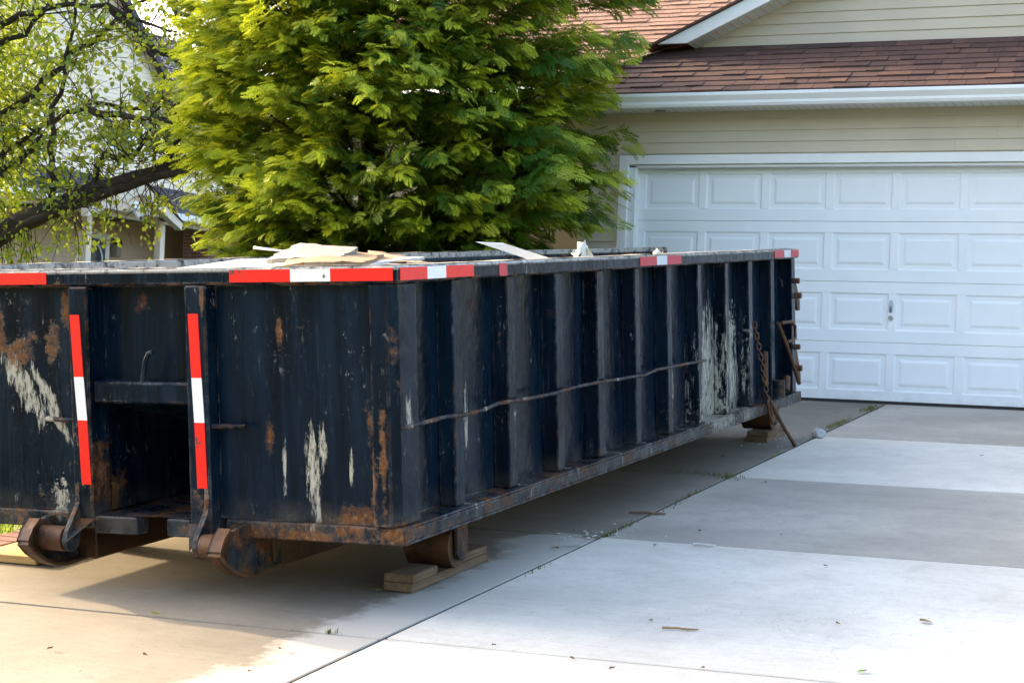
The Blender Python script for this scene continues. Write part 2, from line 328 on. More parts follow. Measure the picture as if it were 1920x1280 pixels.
# grass beside the drive
def blades(name, pts, h, wd, mat, lean=.5, parent=None):
    n = len(pts); P = np.array(pts); a = rng.uniform(0, 6.283, n); hh = h*rng.uniform(.5,1.2,n); ln = hh*rng.uniform(.1,lean,n)
    d = np.stack([np.cos(a), np.sin(a), 0*a], 1); s = np.stack([-np.sin(a), np.cos(a), 0*a], 1)*wd
    up = np.array([0,0,1.])
    V = np.stack([P-s, P+s, P+s*.7+d*ln[:,None]*.35+up*hh[:,None]*.6, P-s*.7+d*ln[:,None]*.35+up*hh[:,None]*.6, P+d*ln[:,None]+up*hh[:,None]], 1).reshape(-1,3)
    b = np.arange(n)[:,None]*5
    F = np.concatenate([b+np.array([[0,1,2]]), b+np.array([[0,2,3]]), b+np.array([[3,2,4]])], 1).reshape(-1,3)
    return fast_mesh(name, V, F, mat, rnd=np.repeat(rng.uniform(0,1,n), 3), parent=parent)
gp = []
for _ in range(26000):
    x = -.31-abs(random.gauss(0, 1.)) ; y = random.uniform(-11.5, -1.5); gp.append((x, y, gz(x,y)-.04))
tag(blades('lawn_grass', gp, .10, .004, M_grass), 'strip of sunlit green lawn beside the driveway bricks', 'grass', kind='stuff')

# ------------------------------------------------------------------ pixel -> place (used only while laying out measured points)
def ray(u, v): return RC @ Vector(((u-960)/f_px, 1, -(v-640)/f_px))
def hit(u, v, n, c): d = ray(u, v); return CAM + d*((c-n.dot(CAM))/n.dot(d))
def on_drive(u, v): return hit(u, v, Vector((0,-SL,1)), 0)
def on_y(u, v, y): return hit(u, v, Vector((0,1,0)), y)
def on_x(u, v, x): return hit(u, v, Vector((1,0,0)), x)

# ------------------------------------------------------------------ dumpster
DM = Matrix.Translation((2.2823,-9.2176,-.5361)) @ (Rz(-.0002) @ Rx(.0879) @ Ry(-.028)).to_4x4()
dump = empty('roll_off_dumpster', mat=DM)
tag(dump, 'long dark navy roll-off dumpster with rusty edges and red and white reflective tape', 'dumpster')
W, LN, H, FH, RH = 2.44, 6.36, 1.113, .073, .068
P = dump
def part(mb, name, mat=None, bevel=.004, parent=None): return mb.obj(name, mat or M_paint, parent or P, bevel)
# bottom rails (channel: top ledge, web, lower lip)
def rail_x(x0, x1, sgn):
    mb = MB(); mb.box((x0, -.0, FH-.010),(x1, LN+.05, FH)); xo = x1 if sgn > 0 else x0
    mb.box((min(xo,xo-sgn*.012), 0, .012),(max(xo,xo-sgn*.012), LN+.04, FH-.011)); mb.box((x0, 0, 0),(x1, LN+.05, .011)); return mb
part(rail_x(-.135, 0, 1), 'bottom_rail', M_rail)
part(rail_x(-W, -W+.135, -1), 'bottom_rail', M_rail)
mb = MB(); mb.box((-.83,-.004,0),(-.002,.06,FH-.001)); part(mb, 'front_sill', M_rail, .006)
mb = MB(); mb.box((-W+.002,-.004,0),(-1.62,.06,FH-.001)); part(mb, 'front_sill', M_rail, .006)
MB().box((-W+.14,.065,FH-.03),(-1.475,LN,FH-.012)).box((-.975,.065,FH-.03),(-.14,LN,FH-.012)).box((-1.474,1.30,FH-.03),(-.976,LN,FH-.012)).obj('floor', M_paint_r, P)
# side walls
XW = -.125
part(MB().box((XW-.006,.03,FH+.001),(XW,LN,H-RH)), 'side_wall', bevel=0)
part(MB().box((-W-XW,.03,FH+.001),(-W-XW+.006,LN,H-RH+.02)), 'side_wall', bevel=0)
# corner posts
part(MB().prism([(-.13,-.02),(-.05,-.02),(-.022,.03),(-.022,.19),(-.125,.195),(-.13,.03)], 'z', FH+.001, H-RH-.001), 'corner_post', M_paint, .006)
part(MB().prism([(-W+.13,-.02),(-W+.05,-.02),(-W+.022,.03),(-W+.022,.19),(-W+.125,.195),(-W+.13,.03)], 'z', FH+.001, H-RH-.001), 'corner_post', M_paint, .006)
ribs = [.575,1.155,1.745,2.315,2.905,3.46,4.05,4.635,5.18,5.745]
for y in ribs:
    a = random.uniform(-.012,.012)
    for sd in (0, 1):
        pl = [(XW,y),(-.045,y+.006),(-.045,y+.092+a),(XW,y+.112+a)]
        if sd: pl = [(-W-x, yy) for x, yy in pl]
        part(MB().prism(pl, 'z', FH+.001, H-RH-.001), 'rib', M_paint, .005)
for x0, x1 in ((-.124,-.03),(-W+.03,-W+.124)):
    part(MB().box((x0,LN-.09,FH+.001),(x1,LN+.01,H-RH-.001)), 'end_post', M_paint, .005)
# top rims
def rim(a, b, name='top_rim'):
    r = part(MB().box(a, b), name, M_paint, .008)
    (x0,y0,z0),(x1,y1,z1) = a, b
    mbx = MB(); n = 46; along_y = (y1-y0) > (x1-x0)
    vs = []
    for i in range(n+1):
        t = i/n; j = random.uniform(-.008,.008); zz = z1+.0025+random.uniform(0,.003)
        if along_y: vs += [(x0+.012+j, y0+.01+(y1-y0-.02)*t, zz), (x1-.006+min(j,0), y0+.01+(y1-y0-.02)*t, zz)]
        else: vs += [(x0+.01+(x1-x0-.02)*t, y0+.006+max(j,0), zz), (x0+.01+(x1-x0-.02)*t, y1-.012+j, zz)]
    mbx.add(vs, [(2*i,2*i+1,2*i+3,2*i+2) for i in range(n)]); mbx.obj('scraped_top', M_rimtop, r)
    return r
rim((-.125,.0975,H-RH),(0,LN,H)); rim((-W,.0975,H-RH+.02),(-W+.125,LN,H+.024)); rim((-W,-.03,H-RH),(0,.0965,H+.0015))
# front wall
part(MB().box((-.872,.03,FH),(-.131,.038,H-RH-.001)), 'front_panel', bevel=0)
part(MB().box((-W+.131,.03,FH),(-1.568,.038,H-RH-.001)), 'front_panel', bevel=0)
part(MB().box((-1.467,.075,.635),(-.979,.083,H-RH-.001)), 'front_panel', bevel=0)
for x0, x1 in ((-1.566,-1.468),(-.978,-.874)):
    part(MB().box((x0,-.045,.012),(x1,.09,H-RH-.002)), 'hook_post', M_paint, .007)
part(MB().box((-1.467,-.02,.548),(-.979,.074,.64)), 'cross_bar', M_paint, .008)
mb = MB(); mb.add([(-1.467,.07,.545),(-.979,.07,.545),(-.979,1.30,.07),(-1.467,1.30,.07)], [(0,1,2,3)]); part(mb, 'pocket_ceiling', M_paint, 0)
for x in (-1.4685,-.9775):
    part(MB().add([(x,.09,FH),(x,1.3,FH),(x,.09,.545)], [(0,1,2)]), 'pocket_side', M_paint, 0)
part(MB().add([(-1.467,.0,FH-.006),(-.979,.0,FH-.006),(-.979,1.3,FH-.006),(-1.467,1.3,FH-.006)], [(0,1,2,3)]), 'pocket_floor', M_paint_r, 0)
part(MB().box((-1.467,-.04,-.008),(-1.25,.05,.066)), 'sill_plate', M_paint, .006)
part(MB().box((-1.10,-.04,-.006),(-.979,.05,.068)), 'sill_plate', M_paint, .006)
part(MB().box((-1.06,.34,FH-.004),(-1.0,.36,.22), Matrix.Rotation(.0,4,'Y')), 'pocket_stop', M_rust, .004)
# small pegs and bars
part(MB().cyl((-.873,-.015,.462),(-.715,-.015,.464),.011), 'peg', M_paint_r, 0)
part(MB().cyl((-1.72,-.015,.474),(-1.568,-.015,.470),.011), 'peg', M_paint_r, 0)
part(MB().tube([(-1.226,.0,.641),(-1.20,-.012,.73),(-1.183,-.012,.762),(-1.165,-.01,.766)],.011), 'latch_pin', M_paint, 0)
# gussets at the post feet
for x, s in ((-1.545,-1),(-.893,1)):
    part(MB().prism([(-.046,.21),(-.05,.12),(-.135,.01),(-.150,-.03),(-.135,-.07),(-.10,-.082),(-.065,-.065),(-.046,-.01)], 'x', x-.012, x+.012), 'roller_bracket', M_paint_r, .003)
    part(MB().add([(x,-.047,.055),(x+s*-.012,-.17,-.04),(x-s*.09,-.047,.055)], [(0,1,2)]), 'gusset', M_paint_r, 0)
# bent tie rod on the ribs
rp = [(.03,.464),(.2,.470),(.43,.474),(.62,.463),(.83,.463),(1.0,.478),(1.16,.474),(1.45,.468),(1.68,.468),(2.0,.473),(2.25,.469),(2.6,.462),(2.85,.459),(2.95,.452),(3.2,.466),(3.4,.463),(3.8,.46),(4.12,.457)]
part(MB().tube([(-.026+.006*math.sin(5*y), y, z) for y, z in rp], .0095, 10), 'tie_rod', M_paint_r, 0)
# skids with ski noses
for s, xo in ((1,-.72),(-1,-1.72)):
    def xs_(a, b): return (min(xo-s*a, xo-s*b), max(xo-s*a, xo-s*b))      # distances inboard of the outer face
    a, b = xs_(0,.11)
    sk = part(MB().box((a,.16,-.162),(b,6.2,-.002)), 'skid_rail', M_rust, .006)
    pr = [(.25,-.003),(.075,.056),(-.05,.058),(-.15,.046),(-.205,.005),(-.235,-.040),(-.185,-.088),(-.11,-.134),(-.04,-.160),(.03,-.172),(.13,-.167),(.25,-.163)]
    a, b = xs_(-.002,.018); part(MB().prism(pr, 'x', a, b), 'nose_plate', M_paint_r, .004, sk)
    b0 = pr[3:]; b1 = [(y+.004, z+.018) for y, z in b0]; b0[0] = (-.155,.05)
    a, b = xs_(-.006,.055); part(MB().prism(b0+b1[::-1], 'x', a, b), 'nose_shoe', M_rust, .004, sk)
    a, b = xs_(-.016,-.001); part(MB().prism([(.17,-.13),(.16,-.003),(.27,-.003)], 'x', a, b), 'stiffener', M_rust, .003, sk)
    a, b = xs_(.030,.155)
    ro = part(MB().cyl((a,-.10,-.028),(b,-.10,-.028),.054, n=28), 'roller', M_rust, .005)
    part(MB().cyl((a-.02,-.10,-.028),(b+.02,-.10,-.028),.022), 'axle', M_rust, 0, ro)
# ground wheels
def wheel(x0, x1, y, z, r):
    wh = part(MB().cyl((x0,y,z),(x1,y,z),r,n=36), 'wheel', M_rust, .006)
    part(MB().cyl((x0-.03,y,z),(x1+.03,y,z),.022), 'axle', M_rust, 0, wh)
    for xa in (x0-.028, x1+.010):
        k = 10; pl = [(y-.055,-.002),(y-.055,z)]+[(y-.055*math.cos(math.pi*i/k), z-.05*math.sin(math.pi*i/k)-.015) for i in range(k+1)]+[(y+.055,z),(y+.055,-.002)]
        part(MB().prism(pl, 'x', xa, xa+.018), 'wheel_bracket', M_paint_r, .003, wh)
WR = .098
wheel(-.40,-.185,.87,-.148,WR); wheel(-.40,-.185,6.30,-.100,WR)
wheel(-W+.185,-W+.40,.87,-.100,WR); wheel(-W+.185,-W+.40,6.30,-.055,WR*.5)
# reflective tape
def strip(segs, front, z0, z1, side=False):
    if side: t = empty('reflective_tape'); t.parent = P
    else: t = empty('reflective_tape'); t.parent = P
    for a, b, c in segs:
        mt = {'r':T_red,'w':T_white,'R':T_red2,'W':T_white2}[c]; mb = MB(); n = 6
        if front == 'f': mb.box((a,-.0335,z0),(b,-.0305,z1))
        elif front == 's': mb.box((.0005,a,z0),(.0035,b,z1))
        mb.obj('tape_segment', mt, t)
zr0, zr1 = H-RH+.010, H-.008
strip([(-.762,-.4745,'r'),(-.4745,-.2915,'w'),(-.2915,-.012,'r')], 'f', zr0, zr1)
strip([(-W+.012,-W+.29,'r'),(-W+.29,-W+.47,'w'),(-W+.47,-1.683,'r')], 'f', zr0, zr1)
strip([(.004,.246,'r'),(.246,.422,'w'),(.422,.698,'r')], 's', zr0, zr1)
strip([(.972,1.06,'R')], 's', zr0-.006, zr1)
strip([(2.872,3.151,'R'),(3.151,3.33,'W'),(3.33,3.595,'R')], 's', zr0, zr1)
strip([(5.684,5.944,'R'),(5.944,6.124,'W'),(6.124,6.355,'R')], 's', zr0, zr1)
def vstrip(xc, zs):
    t = empty('reflective_tape'); t.parent = P
    for (z0, z1, c, xa, xb) in zs:
        h = .0245
        vs = [(xa-h,-.0485,z0),(xa+h,-.0485,z0),(xb+h,-.0485,z1),(xb-h,-.0485,z1),(xa-h,-.0455,z0),(xa+h,-.0455,z0),(xb+h,-.0455,z1),(xb-h,-.0455,z1)]
        MB().add(vs, [(0,1,2,3),(7,6,5,4),(0,4,5,1),(1,5,6,2),(2,6,7,3),(3,7,4,0)]).obj('tape_segment', {'r':T_red,'w':T_white}[c], t)
vstrip(0, [(.66,.925,'r',-1.518,-1.530),(.475,.66,'w',-1.506,-1.518),(.20,.475,'r',-1.495,-1.506)])
vstrip(0, [(.663,.928,'r',-.925,-.934),(.478,.663,'w',-.917,-.925),(.205,.478,'r',-.911,-.917)])
# rear end: latch plates, binder, chain
for z0, z1, dy in ((.90,.66,.09),(.42,.13,.09)):
    part(MB().prism([(LN-.04,z0),(LN+.02,z0),(LN+dy+.06,z1+.07),(LN+dy+.06,z1),(LN+dy-.0,z1)], 'x', -.05,-.03), 'hinge_strap', M_rust, .003)
    part(MB().cyl((-.055,LN+.0,z0-.02),(.004,LN+.0,z0-.02),.02), 'hinge_bolt', M_rust, 0)
    part(MB().cyl((-.055,LN+dy-.02,z1+.11),(.0,LN+dy-.02,z1+.11),.022), 'hinge_bolt', M_rust, 0)
for z in (.80,.62,.52,.22):
    part(MB().prism([(LN+.011,z-.055),(LN+.12,z-.05),(LN+.155,z-.02),(LN+.155,z+.02),(LN+.12,z+.05),(LN+.011,z+.055)], 'x', -.10,-.07), 'hinge_ear', M_paint_r, .003)
part(MB().tube([(-.01,5.80,.60),(.005,6.0,.42),(.01,6.30,.14)],.016,6), 'latch_bar', M_rust, 0)
part(MB().tube([(0,5.86,.60),(.01,6.1,.595),(.01,6.2,.56),(.01,6.2,.47),(.0,6.02,.455)],.012,8), 'latch_handle', M_rust, 0)
part(MB().cyl((-.02,5.83,.075),(-.02,5.83,.20),.045,n=20), 'pipe_stub', M_paint_r, .004)
part(MB().cyl((-.0,5.97,.11),(-.02,6.07,.2),.025), 'pipe_stub', M_rust, .003)
part(MB().cyl((-.03,5.52,.19),(-.03,5.52,.42),.022), 'pin', M_rust, 0)
ch = empty('chain'); ch.parent = P
def link_mesh():
    mb = MB(); pts = []
    for i in range(17):
        a = 2*math.pi*i/16; pts.append((.013*math.cos(a), 0, .013*math.sin(a)+(.012 if math.sin(a) > 0 else -.012)))
    return mb.tube(pts, .0048, 6, False).mesh('chain_link', M_rust)
lm_ = link_mesh(); n = 15
for i in range(n):
    t = i/(n-1); y = 5.136+.30*t+.02*math.sin(t*3); z = .62-.52*t
    o = link('chain_link', lm_, ch, 0, (.006, y, z)); o.rotation_euler = (-.5, 0, (i%2)*math.pi/2+.3)
part(MB().tube([(.012,5.44,.115),(.018,5.40,.08),(.018,5.44,-.0),(.018,5.52,-.07),(.018,5.56,-.06),(.012,5.50,.04),(.012,5.45,.115)],.010,8,False), 'chain_hook', M_rust, 0)
part(MB().tube([(.022,5.44,.10),(.028,5.72,-.09),(.05,5.995,-.276)],.0135,8), 'binder_bar', M_rust, 0)
# open rear door, swung back towards the garage
ang = rad(75); Dm = Matrix.Translation((-W+.06,LN+.03,0)) @ Matrix.Rotation(ang,4,'Z')
dr = part(MB().box((0,-.03,FH),(2.30,.0,H+.022), Dm), 'rear_door', M_paint, .006)
for k in range(5): part(MB().box((.15+k*.5,.002,FH+.05),(.25+k*.5,.07,H-.05), Dm), 'door_rib', M_paint, .005, dr)
part(MB().box((0,-.05,H-.05),(2.30,-.0305,H+.02), Dm), 'door_rail', M_paint_r, .006, dr)

# rubble fill and the pieces lying on it
def heap():
    xs = np.linspace(-W+.14, -.14, 36); ys = np.linspace(.12, LN-.05, 90); X, Y = np.meshgrid(xs, ys)
    Z = .80+.12*np.sin(X*3.1+1)*np.cos(Y*1.7)+.05*np.sin(X*9+Y*7)+rng.normal(0,.035,X.shape)
    V = np.stack([X,Y,Z],-1).reshape(-1,3); i = np.arange(89*35); r, c = i//35, i%35; a = r*36+c
    F = np.stack([a,a+1,a+37,a+36],1); o = fast_mesh('rubble', V, F, plain('rubble_mix', (.30,.27,.23), .95, .6, 9, .6, 30)); o.matrix_world = DM
    return tag(o, 'mixed demolition rubble filling the dumpster below its rim', 'rubble', kind='stuff')
heap()
def sheet(name, label, cat, corners, th, mat, jag=.0, n=10):
    """a thin board through 4 corners (dumpster coordinates) with uneven edges"""
    a, b, c, d = [Vector(p) for p in corners]; nrm = (b-a).cross(d-a).normalized(); mb = MB(); vs = []
    for k in (0, 1):
        for j in range(n+1):
            for i in range(n+1):
                s, t = i/n, j/n; e = jag*(1 if (i in (0,n) or j in (0,n)) else 0)
                p = (a*(1-s)+b*s)*(1-t)+(d*(1-s)+c*s)*t
                if e: random.seed(i*31+j*7+len(name)); p = p+(b-a)*random.uniform(-e,e)+(d-a)*random.uniform(-e,e)
                vs.append(p+nrm*(th if k else 0)+nrm*(jag*.25*math.sin(3*s+2*t)))
    m = (n+1)**2; fs = []
    for j in range(n):
        for i in range(n):
            q = j*(n+1)+i; fs += [(q+n+1,q+n+2,q+1,q),(m+q,m+q+1,m+q+n+2,m+q+n+1)]
    rim_ = [i for i in range(n)]+[n+j*(n+1) for j in range(n)]+[n*(n+1)+n-i for i in range(n)]+[(n-j)*(n+1) for j in range(n)]
    for k in range(len(rim_)): p, q = rim_[k], rim_[(k+1)%len(rim_)]; fs.append((p,q,m+q,m+p))
    o = mb.add(vs, fs).obj(name, mat); o.matrix_world = DM; return tag(o, label, cat)
sheet('drywall_sheet', 'white drywall sheet lying flat behind the front rim tape', 'drywall', [(-1.7,.35,1.05),(-.62,.20,1.07),(-.62,1.5,1.125),(-1.8,1.7,1.12)], .014, M_drywall, .01)
sheet('plywood_sheet', 'tan splintered plywood panel propped at a slant on the drywall', 'plywood', [(-.80,.40,1.09),(-.52,.62,1.095),(-.80,1.42,1.150),(-1.10,1.22,1.160)], .022, W_ply, .06)
sheet('cardboard_sheet', 'brown torn cardboard sheet with a curled edge beside the plywood', 'cardboard', [(-.72,1.05,1.09),(-.42,1.28,1.09),(-.62,1.90,1.095),(-.98,1.62,1.145)], .006, plain('cardboard', (.36,.215,.12), .9, .15, 8), .08)
sheet('wall_panel', 'grey backed wallboard scrap leaning over the plywood', 'wallboard', [(-.98,.62,1.12),(-.70,.70,1.11),(-.88,1.30,1.178),(-1.15,1.22,1.183)], .022, plain('grey_backing', (.25,.225,.19), .9, .25, 9), .04)
sheet('splinter', 'thin pale wood splinter pointing up beyond the drywall', 'splinter', [(-1.55,1.42,1.19),(-1.5,1.40,1.19),(-1.25,1.75,1.13),(-1.3,1.78,1.13)], .008, M_drywall, .02, 4)
sheet('trim_board', 'white trim board sticking up at a tilt above the side rim', 'board', [(-.85,2.62,1.20),(-.78,2.84,1.19),(-.62,3.42,1.06),(-.69,3.22,1.06)], .018, M_trim, .0, 4)
def crumple(name, label, c, r, mat):
    rg = np.random.default_rng(int(c[1]*100)); n = 9; u = np.linspace(-1,1,n); X, Y = np.meshgrid(u, u)
    V = np.stack([c[0]+r[0]*(X*.6+rg.normal(0,.22,X.shape)), c[1]+r[1]*(Y*.8+rg.normal(0,.12,X.shape)), c[2]+r[2]*(1-.9*np.abs(X)**1.5-.5*np.abs(Y)**2+rg.normal(0,.28,X.shape))],-1).reshape(-1,3)
    i = np.arange((n-1)**2); a = (i//(n-1))*n+i%(n-1); o = fast_mesh(name, V, np.stack([a,a+1,a+n+1,a+n],1), mat); m = o.modifiers.new('thickness','SOLIDIFY'); m.thickness = .006
    o.matrix_world = DM; return tag(o, label, 'packaging')
M_plastic = plain('cream_plastic', (.66,.62,.50), .5, .15, 12)
crumple('crumpled_wrap', 'crumpled cream plastic wrap poking up behind the side rim', (-.50,3.30,1.06), (.09,.13,.10), M_plastic)
crumple('foam_scrap', 'small torn white foam scrap caught near the open rear door', (-.40,4.35,1.07), (.04,.08,.055), M_plastic)
random.seed(5)
# lumber under the wheels
Tilt = Matrix.Rotation(math.atan(SL), 4, 'X')
def board(label, lx0, lx1, ly0, ly1, h0, h1, mat, rz=0, group=None):
    c = DM @ Vector(((lx0+lx1)/2, (ly0+ly1)/2, 0)); z = SL*c.y
    o = MB().box((-(lx1-lx0)/2, -(ly1-ly0)/2, h0), ((lx1-lx0)/2, (ly1-ly0)/2, h1)).obj('timber_block', mat, None, .004)
    o.matrix_world = Matrix.Translation((c.x, c.y, z)) @ Tilt @ Matrix.Rotation(rz, 4, 'Z'); return tag(o, label, 'timber', group)
board('long weathered board flat on the concrete under the front right wheel', -.335,-.195,.475,1.26,.001,.0385,W_old)
board('short weathered block chocked in front of the front right wheel', -.335,-.193,.478,.725,.0395,.077,W_old,.02)
board('short weathered block chocked behind the front right wheel', -.333,-.197,1.00,1.255,.0395,.077,W_old,-.02)
board('brown timber block under the rear right wheel', -.33,-.165,6.10,6.62,.001,.040,W_old)
board('second brown timber block stacked under the rear right wheel', -.325,-.17,6.12,6.60,.041,.078,W_old,.02)
board('fresh yellow plank sticking out beside the left skid nose', -2.36,-2.04,.28,1.05,.001,.038,W_new,.04)
board('dark timber block under the rear left wheel', -2.30,-2.02,6.15,6.5,.001,.105,W_old)

# ------------------------------------------------------------------ garage
gar = empty('garage', (0,0,0)); tag(gar, 'beige sided garage with white panelled door and brown shingle roof', 'garage')
GX0, GX1, YW = -.55, 6.3, -.10
MB().box((GX0,YW,-.4),(-.19,.25,2.62)).box((-.19,YW,2.19),(5.05,.25,2.62)).box((5.05,YW,-.4),(GX1,.25,2.62)).box((GX0,.251,-.4),(GX0+.2,9,3.0)).box((GX1-.2,.251,-.4),(GX1,9,3.0)).box((GX0,9,-.4),(GX1,9.2,3.0)).obj('wall', M_siding, gar)
wl = [o for o in gar.children if o.name.startswith('wall')][0]
def plank(x0, x1, z, y, parent, mat, h=.1016):
    return MB().prism([(y-.001,z),(y-.014,z),(y-.013,z+.008),(y-.003,z+h+.004),(y-.001,z+h+.004)], 'x', x0, x1).obj('siding_plank', mat, parent)
zs = [2.205+.1016*k for k in range(-24, 4)]
for z in zs:
    if z < 2.19-.02:
        plank(GX0+.002, -.222, z, YW, wl, M_siding); plank(5.08, GX1, z, YW, wl, M_siding)
    else:
        s = random.uniform(1.0, 4.0); plank(GX0+.002, s-.001, z, YW, wl, M_siding); plank(s+.001, GX1, z, YW-.0012, wl, M_siding)
part(MB().box((GX0-.02,YW-.03,-.3),(GX0+.05,YW-.002,2.60)), 'corner_board', M_siding, .004, gar)
# door trim (face + jamb)
for a, b in (((-.19,YW-.03,-.02),(-.10,YW,2.19)), ((4.96,YW-.03,-.02),(5.05,YW,2.19)), ((-.099,YW-.03,2.105),(4.959,YW,2.19)), ((-.125,YW+.001,-.02),(-.03,.012,2.10)), ((4.86,YW+.001,-.02),(4.985,.012,2.10)), ((-.1,YW+.001,2.078),(4.96,.02,2.104))):
    MB().box(a, b).obj('door_trim', M_trim, gar, .004)
part(MB().box((-.222,YW-.02,-.02),(-.191,YW-.001,2.205)), 'trim_channel', M_siding, .002, gar)
# door sections with raised panels
px = .59; pw, ph = .52, .325
def panel_mesh():
    rings = [(0,0,.0015),(.012,.0,.0075),(.044,.0,.008),(.066,.0,.0015),(.072,0,.001)]
    vs = []
    for ins, _, y in rings:
        a, b = pw/2-ins, ph/2-ins; vs += [(-a,y,-b),(a,y,-b),(a,y,b),(-a,y,b)]
    fs = [(4*k+i, 4*k+(i+1)%4, 4*k+4+(i+1)%4, 4*k+4+i) for k in range(len(rings)-1) for i in range(4)]+[(4*len(rings)-4, 4*len(rings)-3, 4*len(rings)-2, 4*len(rings)-1)]
    return MB().add(vs, fs).mesh('panel', M_door)
pm = panel_mesh()
for r in range(4):
    z0, z1 = .533*r+(.022 if r == 0 else .0015), .533*(r+1)-.0015; zc = .533*r+.270
    mb = MB(); mb.box((-.09,0,z0),(4.90,.045,zc-ph/2)); mb.box((-.09,0,zc+ph/2),(4.90,.045,z1))
    xe = [-.09]+[v for c in range(8) for v in (c*px+.295-pw/2, c*px+.295+pw/2)]+[4.90]
    for i in range(0, len(xe), 2): mb.box((xe[i],.0002,zc-ph/2+.0005),(xe[i+1],.045,zc+ph/2-.0005))
    sec = mb.obj('door_section', M_door, gar, .002)
    for c in range(8): link('panel', pm, sec, 0, (c*px+.295, 0, zc))
part(MB().box((-.09,.004,-.012),(4.90,.04,.021)), 'bottom_seal', M_black, .004, gar)
hd = part(MB().prism([(-.001,.80),(-.018,.805),(-.03,.84),(-.03,.86),(-.018,.90),(-.001,.905)], 'x', 2.34, 2.362), 'door_handle', M_metal, .003, gar)
part(MB().cyl((2.351,-.001,.753),(2.351,-.014,.753),.02,n=20), 'lock', M_metal, .003, gar)
# soffit, fascia, gutter
YF = -.40
so = part(MB().box((-.95,YF,2.585),(GX1+.3,YW-.001,2.60)), 'soffit', M_trim, 0, gar)
for i in range(95):
    x = -.93+i*.076; MB().box((x,YF+.01,2.5815),(x+.009,YW-.004,2.5848)).obj('soffit_groove', M_cream, so)
part(MB().cyl((.23,-.25,2.584),(.23,-.25,2.570),.05,n=24), 'soffit_vent', M_metal, .002, gar)
gp_ = [(YF,2.575),(YF-.075,2.575),(YF-.088,2.60),(YF-.088,2.622),(YF-.118,2.668),(YF-.118,2.692),(YF-.108,2.700),(YF-.100,2.690),(YF-.090,2.690),(YF-.078,2.63),(YF-.07,2.59),(YF-.005,2.59),(YF-.005,2.70),(YF,2.70)]
part(MB().prism(gp_, 'x', -.95, GX1+.3), 'gutter', M_trim, .003, gar)
part(MB().box((-.95,YF+.001,2.602),(GX1+.3,YF+.02,2.70)), 'fascia', M_trim, .002, gar)
# roofs with single shingles
def roof(name, p0, xa, xb, rise, run, ncourse, hipl=0., mat=None, limit=(None,None), drop=.0):
    """plane facing -y from eave point p0=(y,z); shingles as children of the deck"""
    y0, z0 = p0; ln = math.hypot(rise, run); ex = ln/ncourse; th = math.atan2(rise, run)
    uy, uz = math.cos(th), math.sin(th); ny, nz = -math.sin(th), math.cos(th)
    mb = MB(); mb.prism([(xa,0),(xb,0),(xb,1),(xa+hipl,1)], 'z', 0, 1)
    vs = []
    for k in (-.02, 0):
        for (x, t) in ((xa,0),(xb,0),(xb,1),(xa+hipl,1)): vs.append((x, y0+run*t+ny*k, z0+rise*t+nz*k))
    dk = MB().add(vs, [(0,1,2,3),(7,6,5,4),(0,4,5,1),(1,5,6,2),(2,6,7,3),(3,7,4,0)]).obj(name, plain('roof_felt', (.03,.026,.026), .95), gar)
    st = MB(); rn = []
    lo, hi = limit
    for c in range(ncourse):
        t0 = c/ncourse; x = xa+hipl*t0-random.uniform(0,.25)
        while x < xb:
            wd = random.choice((.12,.15,.19,.24,.29)); a, b = max(x, xa+hipl*t0+.002), min(x+wd-.004, xb)
            if b-a > .03:
                lift = random.choice((.005,.006,.013)); s0, s1 = c*ex-.012, (c+1)*ex+.02
                sk = .0
                pts = []
                for d0, d1 in ((.0005,.0005),(.007+lift,.0022)):
                    for (xx, s, d) in ((a,s0,d0),(b,s0,d0),(b,s1,d1),(a,s1,d1)): pts.append((xx, y0+uy*s+ny*d, z0+uz*s+nz*d))
                fs = [(3,2,1,0),(4,5,6,7),(0,1,5,4),(1,2,6,5),(2,3,7,6),(3,0,4,7)]
                if (lo is None or (b > lo and a < hi)):
                    MB().add(pts, fs).obj('shingle', mat, dk)
                else: st.add(pts, fs); rn += [random.random()]*6
            x += wd
    if st.v:
        o = st.obj('shingles', mat, dk); o['kind'] = 'stuff'
        at = o.data.attributes.new('rnd','FLOAT','FACE'); at.data.foreach_set('value', rn)
    return dk
roof('roof', (YF-.10, 2.705), -.95, GX1+.3, .60, 1.10, 9, .95, M_shingle, (-.1, 3.6))
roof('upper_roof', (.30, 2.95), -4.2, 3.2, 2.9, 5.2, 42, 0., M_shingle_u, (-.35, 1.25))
MB().box((-4.1,.7,-.3),(-.56,9.,2.95)).obj('house_wall', M_siding, gar)
# hip cap
mb = MB()
for i in range(9):
    t = i/9.; p = Vector((-.95+.95*t, YF-.10+1.10*t, 2.715+.60*t)); q = p+Vector((.95,1.10,.60))*.135
    mb.box((-.11,-.0,-.004),(.11,(q-p).length,.010), Matrix.Translation(p+Vector((0,0,.004+.0)))@Matrix.Rotation(-math.atan2(.95,1.10),4,'Z')@Matrix.Rotation(math.asin(.6/math.sqrt(.95**2+1.1**2+.6**2)),4,'X'))
mb.obj('hip_cap', M_shingle, gar)
